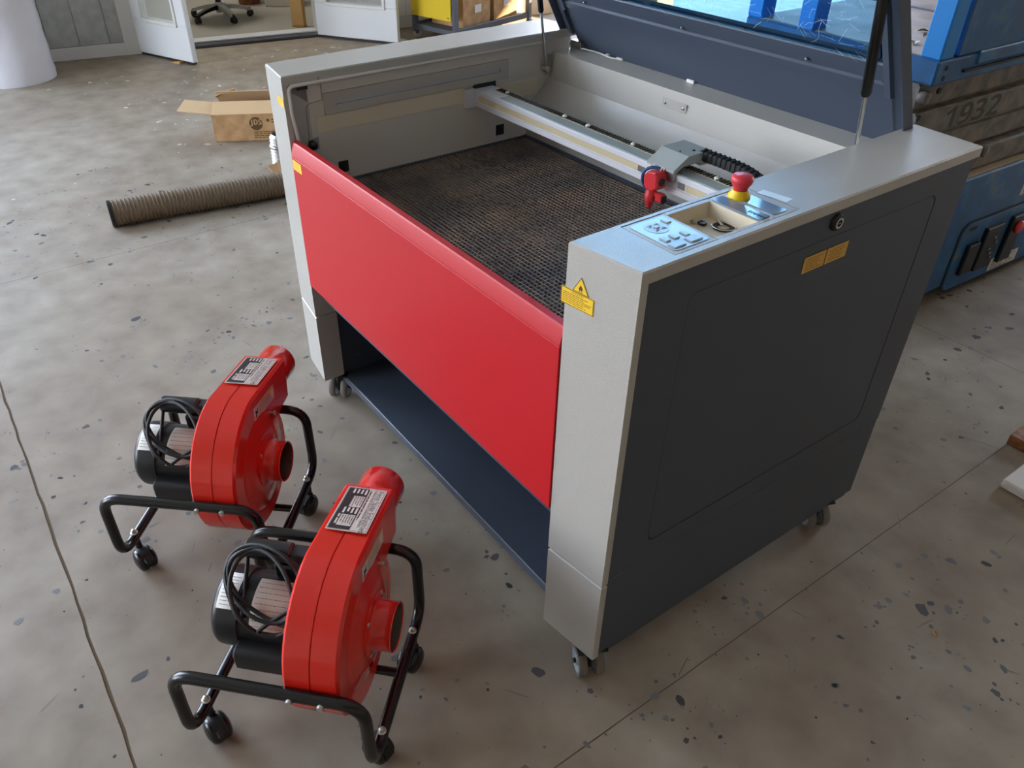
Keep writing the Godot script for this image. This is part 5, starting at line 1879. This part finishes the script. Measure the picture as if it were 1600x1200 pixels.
func build_background() -> void:
	var X := Vector3(1, 0, 0)
	var Y := Vector3(0, 1, 0)
	var Z := Vector3(0, 0, 1)
	var b: MB
	# stretch-wrapped roll by the office wall
	var o := thing("plastic_wrap_roll", "tall white roll of plastic sheet standing by the office wall", "roll", Vector3(-5.36, 0, 0.145))
	org = Vector3.ZERO
	b = MB.new()
	var pr := []
	var k := 26
	for i in k + 1:
		var y := 1.3 * i / k
		pr.append(Vector2(0.262 + 0.004 * sin(i * 1.9) + 0.003 * sin(i * 0.7), y))
	pr.insert(0, Vector2(0.255, 0.0))
	b.lathe(pr, Vector3.ZERO, Y, 48)
	b.lathe([Vector2(0.262, 1.3), Vector2(0.04, 1.3), Vector2(0.04, 1.2), Vector2(0.0, 1.2)], Vector3.ZERO, Y, 48)
	part(o, "wrapped_roll", b, M.plastic_wrap)
	b = MB.new()
	b.lathe([Vector2(0.039, 1.2), Vector2(0.039, 1.31), Vector2(0.034, 1.31), Vector2(0.034, 1.2)], Vector3.ZERO, Y, 24)
	part(o, "cardboard_core", b, M.cardboard)
	# loose film edge hanging from the roll
	b = MB.new()
	for i in 7:
		var a0 := 0.3 + 0.07 * i
		var a1 := 0.3 + 0.07 * (i + 1)
		b.quad(Vector3(cos(a0), 0, sin(a0)) * 0.272 + Y * (0.30 + 0.02 * i), Vector3(cos(a1), 0, sin(a1)) * 0.274 + Y * (0.32 + 0.02 * i), Vector3(cos(a1), 0, sin(a1)) * 0.274 + Y * 0.9, Vector3(cos(a0), 0, sin(a0)) * 0.272 + Y * 0.9, Vector3(cos(a0), 0, sin(a0)))
	part(o, "loose_film", b, M.plastic_wrap)
	# wooden wedge under the open leaf
	o = thing("door_wedge", "small orange wooden wedge under the open office door", "wedge", Vector3(-5.12, 0, -0.93), 0.4)
	b = MB.new()
	b.prism(PackedVector2Array([Vector2(0, 0), Vector2(0.10, 0), Vector2(0.10, 0.022)]), Vector3(-0.05, 0, -0.02), X, Y, Z * 0.04, 0.002)
	part(o, "wedge_block", b, M.plywood)
	b = MB.new()
	b.box(Vector3(0.052, 0.012, 0), Vector3(0.006, 0.022, 0.036), 0.001)
	part(o, "end_pad", b, M.leaf_tan)
	office_chair()
	# cream carton, waste bin and plywood sheet inside the office
	o = thing("cream_box", "cream white box with printed letters on the office floor", "box", Vector3(-6.62, 0.012, -2.46), 0.95)
	b = MB.new()
	b.span(Vector3(-0.16, 0, -0.13), Vector3(0.16, 0.26, 0.13), 0.006)
	part(o, "body", b, M.cream_box)
	b = MB.new()
	b.text("OMA-", 0.055, Vector3(-0.12, 0.12, 0.1308), X, Y, 0)
	part(o, "lettering", b, M.ink_grey)
	b = MB.new()
	b.span(Vector3(-0.162, 0.20, -0.132), Vector3(0.162, 0.265, 0.132), 0.006)
	part(o, "lid", b, M.cream_box)
	o = thing("waste_bin", "dark round waste bin in the office behind the chair", "bin", Vector3(-6.86, 0.012, -2.20))
	b = MB.new()
	b.lathe([Vector2(0.0, 0.0), Vector2(0.10, 0.0), Vector2(0.13, 0.30), Vector2(0.137, 0.305), Vector2(0.125, 0.305), Vector2(0.097, 0.01), Vector2(0.0, 0.01)], Vector3.ZERO, Y, 24)
	part(o, "bin_body", b, M.wood_brown)
	b = MB.new()
	b.lathe([Vector2(0.130, 0.296), Vector2(0.142, 0.30), Vector2(0.142, 0.312), Vector2(0.125, 0.312)], Vector3.ZERO, Y, 24)
	part(o, "rim", b, M.rubber_and_hole_black)
	o = thing("plywood_sheet", "tan plywood sheet standing just inside the office doorway", "board", Vector3(-5.665, 0.012, -2.185), 0.75)
	b = MB.new()
	b.span(Vector3(-0.055, 0, -0.03), Vector3(0.055, 1.2, 0.03), 0.002)
	part(o, "sheet", b, M.plywood)
	b = MB.new()
	b.span(Vector3(-0.056, 0, -0.031), Vector3(0.056, 0.012, 0.031), 0.001)
	part(o, "edge_band", b, M.leaf_tan)
	# office ceiling panel that lights the room behind the doors
	o = thing("ceiling_light_panel", "flat white light panel in the office ceiling", "light", wall_xf() * Vector3(1.3, 2.68, -1.5), WALL_TURN)
	b = MB.new()
	b.span(Vector3(-0.3, -0.012, -0.6), Vector3(0.3, 0.02, 0.6), 0.003)
	part(o, "frame", b, M.trim_white)
	b = MB.new()
	b.span(Vector3(-0.28, -0.014, -0.58), Vector3(0.28, -0.011, 0.58))
	var em := mat("light_diffuser", rgb(250, 250, 245), 0.6)
	em.emission_enabled = true
	em.emission = Color(1, 0.98, 0.94)
	em.emission_energy_multiplier = 2.0
	part(o, "diffuser", b, em)
	var al := AreaLight3D.new()
	al.name = "panel_light"
	al.area_size = Vector2(0.56, 1.16)
	al.light_color = Color(1, 0.98, 0.94)
	al.light_energy = 3.5
	al.area_range = 12.0
	al.area_attenuation = 2.0
	al.shadow_enabled = true
	al.position = Vector3(0, -0.02, 0)
	al.rotation = Vector3(-PI / 2, 0, 0)
	o.add_child(al)
	cart()
	floor_cartons()

func office_chair() -> void:
	var Y := Vector3(0, 1, 0)
	var o := thing("office_chair", "office chair with grey five-star base and black casters", "chair", Vector3(-6.36, 0.012, -1.73), 0.35)
	org = Vector3.ZERO
	var b := MB.new()
	b.lathe([Vector2(0.0, 0.055), Vector2(0.030, 0.055), Vector2(0.036, 0.075), Vector2(0.036, 0.125), Vector2(0.026, 0.14), Vector2(0.0, 0.14)], Vector3.ZERO, Y, 20)
	part(o, "hub", b, M.silver_plastic)
	for k in 5:
		var a := TAU * k / 5 + 0.25
		var d := Vector3(cos(a), 0, sin(a))
		var s := Vector3(-d.z, 0, d.x)
		b = MB.new()
		for q in 6:
			var t0 := q / 6.0
			var t1 := (q + 1) / 6.0
			var P := []
			for t: float in [t0, t1]:
				var c := d * lerpf(0.02, 0.275, t) + Y * (0.118 - 0.05 * t * t)
				var w := lerpf(0.026, 0.017, t)
				var h := lerpf(0.040, 0.022, t)
				P.append([c + s * w, c - s * w, c + s * w * 0.8 - Y * h, c - s * w * 0.8 - Y * h])
			b.quad(P[0][0], P[1][0], P[1][1], P[0][1], Y)
			b.quad(P[0][2], P[1][2], P[1][3], P[0][3], -Y)
			b.quad(P[0][0], P[1][0], P[1][2], P[0][2], s)
			b.quad(P[0][1], P[1][1], P[1][3], P[0][3], -s)
		part(o, "base_arm", b, M.silver_plastic if k != 1 else M.black_enamel)
		var p := d * 0.265
		b = MB.new()
		b.cyl(p + Y * 0.045, p + Y * 0.075, 0.008, 10)
		b.box(p + Y * 0.046, Vector3(0.022, 0.016, 0.05), 0.004, Basis(Y, k * 1.3))
		var c := part(o, "caster", b, M.rubber_and_hole_black)
		for sg: float in [-1.0, 1.0]:
			b = MB.new()
			var ax := Basis(Y, k * 1.3) * Vector3(1, 0, 0)
			b.lathe([Vector2(0, -0.009), Vector2(0.022, -0.009), Vector2(0.0265, -0.005), Vector2(0.0265, 0.005), Vector2(0.022, 0.009), Vector2(0, 0.009)], p + Y * 0.0265 + ax * sg * 0.016, ax, 18)
			part(c, "wheel", b, M.rubber_and_hole_black)
	b = MB.new()
	b.cyl(Y * 0.13, Y * 0.40, 0.025, 16)
	part(o, "gas_column", b, M.black_enamel)
	b = MB.new()
	b.prism(rrect(0.48, 0.46, 0.12, 6), Vector3(0, 0.41, 0), Vector3(1, 0, 0), Vector3(0, 0, 1), Y * 0.08, 0.025)
	part(o, "seat", b, M.chair_fabric)
	b = MB.new()
	b.prism(rrect(0.46, 0.58, 0.12, 6), Vector3(-0.0, 0.86, -0.24), Vector3(1, 0, 0), Y, Vector3(0, 0, -0.06), 0.02)
	part(o, "backrest", b, M.chair_fabric)
	b = MB.new()
	b.tube(fillet([Vector3(0, 0.42, -0.1), Vector3(0, 0.42, -0.33), Vector3(0, 0.72, -0.31)], 0.08, 5), 0.02, 10)
	part(o, "back_bracket", b, M.black_enamel)

func cart() -> void:
	# grey framed shelf cart with a yellow end panel; local x across the end, -z along its length
	var Y := Vector3(0, 1, 0)
	var tr := 0.2325
	var o := thing("shelf_cart", "grey framed shelf cart with a yellow end panel on casters", "cart", Vector3(-4.76, 0, -2.83), tr)
	org = Vector3.ZERO
	var W := 0.46
	var L := 0.92
	var b: MB
	for x: float in [0.0, W]:
		for z: float in [0.0, -L]:
			b = MB.new()
			b.span(Vector3(x - 0.02, 0.075, z - 0.02), Vector3(x + 0.02, 1.25, z + 0.02), 0.003)
			part(o, "post", b, M.cart_frame)
			b = MB.new()
			b.cyl(Vector3(x, 0.055, z), Vector3(x, 0.08, z), 0.012, 10)
			b.box(Vector3(x, 0.05, z - 0.01), Vector3(0.034, 0.03, 0.04), 0.004)
			var c := part(o, "caster", b, M.cart_frame)
			b = MB.new()
			b.lathe([Vector2(0, -0.013), Vector2(0.030, -0.013), Vector2(0.036, -0.008), Vector2(0.036, 0.008), Vector2(0.030, 0.013), Vector2(0, 0.013)], Vector3(x, 0.036, z - 0.02), Vector3(1, 0, 0.3).normalized(), 22)
			part(c, "wheel", b, M.cream_box)
	for y: float in [0.105, 0.66, 1.22]:
		b = MB.new()
		b.span(Vector3(0.0, y - 0.02, -L), Vector3(W, y, 0.0), 0.002)
		part(o, "shelf", b, M.cart_frame)
	for x: float in [0.0, W]:
		b = MB.new()
		b.span(Vector3(x - 0.012, 0.08, -L), Vector3(x + 0.012, 0.125, 0.0), 0.002)
		part(o, "side_rail", b, M.cart_frame)
	b = MB.new()
	b.span(Vector3(0.0, 0.078, -0.012), Vector3(W, 0.115, 0.012), 0.002)
	part(o, "end_rail", b, M.cart_frame)
	b = MB.new()
	b.span(Vector3(-0.015, 0.185, 0.02), Vector3(W - 0.022, 1.15, 0.032), 0.003)
	var yp := part(o, "end_panel", b, M.cart_yellow, "yellow end panel")
	for q: Vector2 in [Vector2(0.01, 0.21), Vector2(W - 0.05, 0.21), Vector2(0.01, 1.12), Vector2(W - 0.05, 1.12)]:
		b = MB.new()
		b.lathe([Vector2(0.008, 0), Vector2(0.006, 0.004), Vector2(0, 0.005)], Vector3(q.x, q.y, 0.032), Vector3(0, 0, 1), 10)
		part(yp, "panel_screw", b, M.steel)
	# cartons on the lower shelf
	var bs := Basis(Y, tr)
	for q: Array in [[-0.30, 0.33, "brown lidded carton on the cart shelf next to the yellow panel"], [-0.66, 0.30, "brown lidded carton at the far end of the cart shelf"]]:
		var c := carton("storage_carton", q[2], o.position + bs * Vector3(W * 0.52, 0.106, q[0]), tr, Vector3(0.36, 0.26, q[1]), "cartons on the cart")
		b = MB.new()
		b.span(Vector3(0.1842, 0.10, -0.05), Vector3(0.185, 0.16, 0.03))
		part(c, "paper_label", b, M.paper_white)
		b = MB.new()
		b.print_rows(Vector3(-0.12, 0.14, q[1] / 2 + 0.0008), Vector3(1, 0, 0), Y, 0.10, 3, 0.03, 0.012, 12)
		part(c, "print", b, M.ink_brown)

func floor_cartons() -> void:
	var X := Vector3(1, 0, 0)
	var Y := Vector3(0, 1, 0)
	var Z := Vector3(0, 0, 1)
	var b: MB
	# sunlit cartons beyond the cart
	var c := carton("sunlit_carton", "large pale carton in sunlight beyond the cart", Vector3(-3.74, 0, -4.25), 0.5, Vector3(0.62, 0.50, 0.5), "", false)
	c = carton("low_carton", "low brown carton on the floor between the cart and the sunlit carton", Vector3(-4.50, 0, -4.55), 0.15, Vector3(0.42, 0.16, 0.36), "", false)
	# opened carton lying by the engraver, flaps spread
	var o := thing("open_carton", "open brown carton with spread flaps and round printed mark on the floor", "box", Vector3(-3.247, 0, -0.563), 1.058)
	# local x runs along the printed side, -z is the depth
	org = Vector3.ZERO
	var L := 0.52
	var D := 0.24
	var H := 0.156
	var t := 0.005
	b = MB.new()
	b.span(Vector3(0, 0, -t), Vector3(L, H, 0), 0.001)
	var fr := part(o, "printed_side", b, M.cardboard)
	b = MB.new()
	b.span(Vector3(0, 0, -D), Vector3(L, H, -D + t), 0.001)
	part(o, "side", b, M.cardboard)
	b = MB.new()
	b.span(Vector3(0, 0, -D), Vector3(t, H, 0), 0.001)
	part(o, "end", b, M.cardboard)
	b = MB.new()
	b.span(Vector3(L - t, 0, -D), Vector3(L, H, 0), 0.001)
	part(o, "end", b, M.cardboard)
	b = MB.new()
	b.span(Vector3(0, 0, -D), Vector3(L, t, 0), 0.001)
	part(o, "base", b, M.cardboard)
	# flaps: one folded in over the printed side, one at the back, one out to the left
	b = MB.new()
	b.box(Vector3(L / 2, H + 0.020, -0.055), Vector3(L, 0.005, 0.11), 0.001, Basis(X, 0.42))
	part(o, "flap", b, M.cardboard_inside)
	b = MB.new()
	b.box(Vector3(L / 2 + 0.01, H + 0.040, -D + 0.035), Vector3(L, 0.005, 0.10), 0.001, Basis(X, -0.95))
	part(o, "flap", b, M.cardboard_inside)
	b = MB.new()
	b.box(Vector3(-0.095, H + 0.012, -D * 0.5), Vector3(0.19, 0.005, D * 0.92), 0.001, Basis(Z, -0.12))
	part(o, "flap", b, M.cardboard_inside)
	b = MB.new()
	b.box(Vector3(0.06, H + 0.055, -D + 0.02), Vector3(0.12, 0.005, 0.08), 0.001, Basis(X, -0.5) * Basis(Z, 0.35))
	part(o, "torn_flap", b, M.cardboard_inside)
	# round mark and print
	b = MB.new()
	b.prism(circle(0.038, 28), Vector3(0.245, 0.100, 0.0004), X, Y, Z * 0.0003)
	var mk := part(fr, "round_mark", b, M.ink_brown)
	b = MB.new()
	b.text("JDS", 0.030, Vector3(0.245, 0.085, 0.0012), X, Y, 1, "Droid Sans", true)
	part(fr, "mark_letters", b, M.cardboard)
	b = MB.new()
	b.print_rows(Vector3(0.225, 0.054, 0.0006), X, Y, 0.15, 4, 0.011, 0.0045, 2)
	b.prism(circle(0.009, 14), Vector3(0.315, 0.118, 0.0004), X, Y, Z * 0.0003)
	b.print_rows(Vector3(0.335, 0.124, 0.0006), X, Y, 0.12, 2, 0.014, 0.006, 4)
	part(fr, "print", b, M.ink_brown)
	# crumpled end of shiny metal duct behind the engraver's leg
	o = thing("metal_duct", "short length of shiny ribbed metal duct behind the engraver", "duct", Vector3(-2.70, 0, -0.735))
	b = MB.new()
	var pr := [Vector2(0.042, 0.0)]
	for i in 9:
		pr.append(Vector2(0.050, 0.012 + 0.018 * i))
		pr.append(Vector2(0.042, 0.021 + 0.018 * i))
	pr.append(Vector2(0.037, 0.175))
	pr.append(Vector2(0.037, 0.02))
	b.lathe(pr, Vector3.ZERO, Vector3(0.1, 1, 0.0), 28)
	part(o, "ribbed_duct", b, M.zinc)
	b = MB.new()
	b.lathe([Vector2(0.051, 0.10), Vector2(0.054, 0.104), Vector2(0.054, 0.112), Vector2(0.051, 0.116)], Vector3.ZERO, Vector3(0.1, 1, 0.0), 28)
	part(o, "clamp_band", b, M.steel)
	o = thing("cardboard_scrap", "torn cardboard scrap on the floor next to the ribbed metal duct", "cardboard", Vector3(-2.53, 0, -0.70), 0.4)
	b = MB.new()
	b.box(Vector3(0, 0.006, 0), Vector3(0.14, 0.005, 0.09), 0.001, Basis(Z, 0.06))
	part(o, "sheet", b, M.cardboard_inside)
	b = MB.new()
	b.box(Vector3(-0.085, 0.022, 0.0), Vector3(0.05, 0.005, 0.08), 0.001, Basis(Z, -0.7))
	part(o, "bent_corner", b, M.cardboard)
	o = thing("paper_scrap", "small orange cardboard scrap on the floor by the open office door near the cart", "scrap", Vector3(-4.66, 0, -2.72), 0.3)
	b = MB.new()
	b.box(Vector3(0, 0.016, 0), Vector3(0.09, 0.004, 0.07), 0.001, Basis(Z, 0.35))
	part(o, "sheet", b, M.cardboard_inside)
	b = MB.new()
	b.box(Vector3(-0.09, 0.006, 0.03), Vector3(0.11, 0.003, 0.09), 0.001)
	part(o, "white_sheet", b, M.paper_white)
	# ribbed brown hose on the floor
	o = thing("ribbed_hose", "brown ribbed extraction hose lying on the concrete floor", "hose", Vector3(-2.405, 0, 0.232))
	org = o.position
	var path := catmull([Vector3(-2.405, 0.062, 0.232), Vector3(-2.365, 0.062, -0.05), Vector3(-2.315, 0.062, -0.35), Vector3(-2.275, 0.062, -0.60), Vector3(-2.22, 0.062, -0.85)], 20)
	b = MB.new()
	var kk := path.size()
	hose_skin(b, path, 0.055)
	part(o, "hose_skin", b, M.hose_brown)
	b = MB.new()
	# ribs: rings every 17 mm
	var dist := 0.0
	var nxt := 0.004
	var rings := MB.new()
	for i in kk - 1:
		var a := path[i]
		var d := path[i + 1] - a
		var l := d.length()
		while nxt <= dist + l:
			var p := a + d * ((nxt - dist) / l)
			rings.lathe([Vector2(0.054, -0.0045), Vector2(0.0605, -0.003), Vector2(0.062, 0.0), Vector2(0.0605, 0.003), Vector2(0.054, 0.0045)], p, d, 28)
			nxt += 0.0175
		dist += l
	var rr := part(o, "hose_ribs", rings, M.hose_rib)
	rr.set_meta("kind", "stuff")
	b = MB.new()
	var e0 := path[0]
	var dd := (path[0] - path[1]).normalized()
	b.lathe([Vector2(0.0615, -0.012), Vector2(0.063, -0.006), Vector2(0.062, 0.004), Vector2(0.055, 0.006), Vector2(0.052, -0.03)], e0, dd, 28)
	b.lathe([Vector2(0.0, -0.03), Vector2(0.052, -0.03)], e0, dd, 28)
	part(o, "hose_end", b, M.rubber_and_hole_black)
	b = MB.new()
	b.tube(catmull([e0 + Vector3(0.03, -0.05, 0.004), e0 + Vector3(0.045, -0.02, 0.012), e0 + Vector3(0.058, 0.005, 0.006), e0 + Vector3(0.05, 0.03, 0.002)], 5), 0.0016, 6)
	part(o, "loose_wire", b, M.steel)

func hose_skin(b: MB, path: PackedVector3Array, r: float) -> void:
	b.tube(path, r, 24)

func build_small_things() -> void:
	var X := Vector3(1, 0, 0)
	var Y := Vector3(0, 1, 0)
	var Z := Vector3(0, 0, 1)
	var b: MB
	# keys on a ring in the storage tray
	var o := thing("key_ring", "key with dark head on a steel ring in the engraver's storage tray", "keys", Vector3(0.628, 1.022, -0.254))
	org = Vector3.ZERO
	b = MB.new()
	b.lathe([Vector2(0.015, 0.0), Vector2(0.0185, 0.0008), Vector2(0.0185, 0.0028), Vector2(0.0105, 0.0028), Vector2(0.0105, 0.0008), Vector2(0.015, 0.0)], Vector3(0.012, 0.0, -0.010), Y, 24)
	var tg := part(o, "round_tag", b, M.ink_black)
	b = MB.new()
	var ring := []
	for i in 24:
		var a := TAU * i / 24
		ring.append(Vector3(0.012 + cos(a) * 0.021, 0.0045 + 0.001 * sin(a), -0.010 + sin(a) * 0.021))
	b.tube(PackedVector3Array(ring), 0.0008, 6, true)
	part(o, "split_ring", b, M.chrome)
	b = MB.new()
	b.prism(rrect(0.016, 0.013, 0.004, 3), Vector3(-0.018, 0.0012, 0.010), X, Z, Y * 0.004, 0.001)
	part(o, "key_head", b, M.motor_black)
	b = MB.new()
	b.box(Vector3(-0.034, 0.003, 0.017), Vector3(0.020, 0.0018, 0.005), 0.0005, Basis(Y, -0.45))
	part(o, "key_blade", b, M.zinc)
	b = MB.new()
	b.box(Vector3(0.002, 0.006, -0.012), Vector3(0.024, 0.003, 0.005), 0.001, Basis(Y, -0.5))
	part(o, "second_key", b, M.zinc)
	# timber offcut and white slab at the right edge
	o = thing("white_slab", "white foam slab lying on the floor in front of the brown timber block", "slab", Vector3(1.03, 0, -1.51), 0.0)
	b = MB.new()
	b.span(Vector3(-0.13, 0, -0.06), Vector3(0.25, 0.030, 0.10), 0.004)
	part(o, "slab", b, M.paper_white)
	b = MB.new()
	b.span(Vector3(-0.131, 0.012, -0.061), Vector3(0.251, 0.016, 0.101), 0.001)
	part(o, "edge_tape", b, M.label_white)
	o = thing("timber_block", "brown sawn timber block at the edge of the floor beside the engraver", "timber", Vector3(0.93, 0, -1.67), 0.0)
	b = MB.new()
	b.span(Vector3(-0.12, 0, -0.05), Vector3(0.30, 0.036, 0.05), 0.003)
	part(o, "block", b, M.wood_brown)
	b = MB.new()
	b.span(Vector3(-0.1205, 0.004, -0.046), Vector3(-0.119, 0.032, 0.046))
	part(o, "sawn_end", b, M.leaf_tan)
	# one dry leaf on the bare floor
	b = MB.new()
	org = Vector3.ZERO
	leaf_shape(b, Vector3(1.081, 0.003, -0.774), 0.011, 0.6)
	var lf := part(self, numbered("fallen_leaf"), b, M.leaf_tan)
	tag(lf, "single tan dry leaf on the bare concrete floor", "leaf")
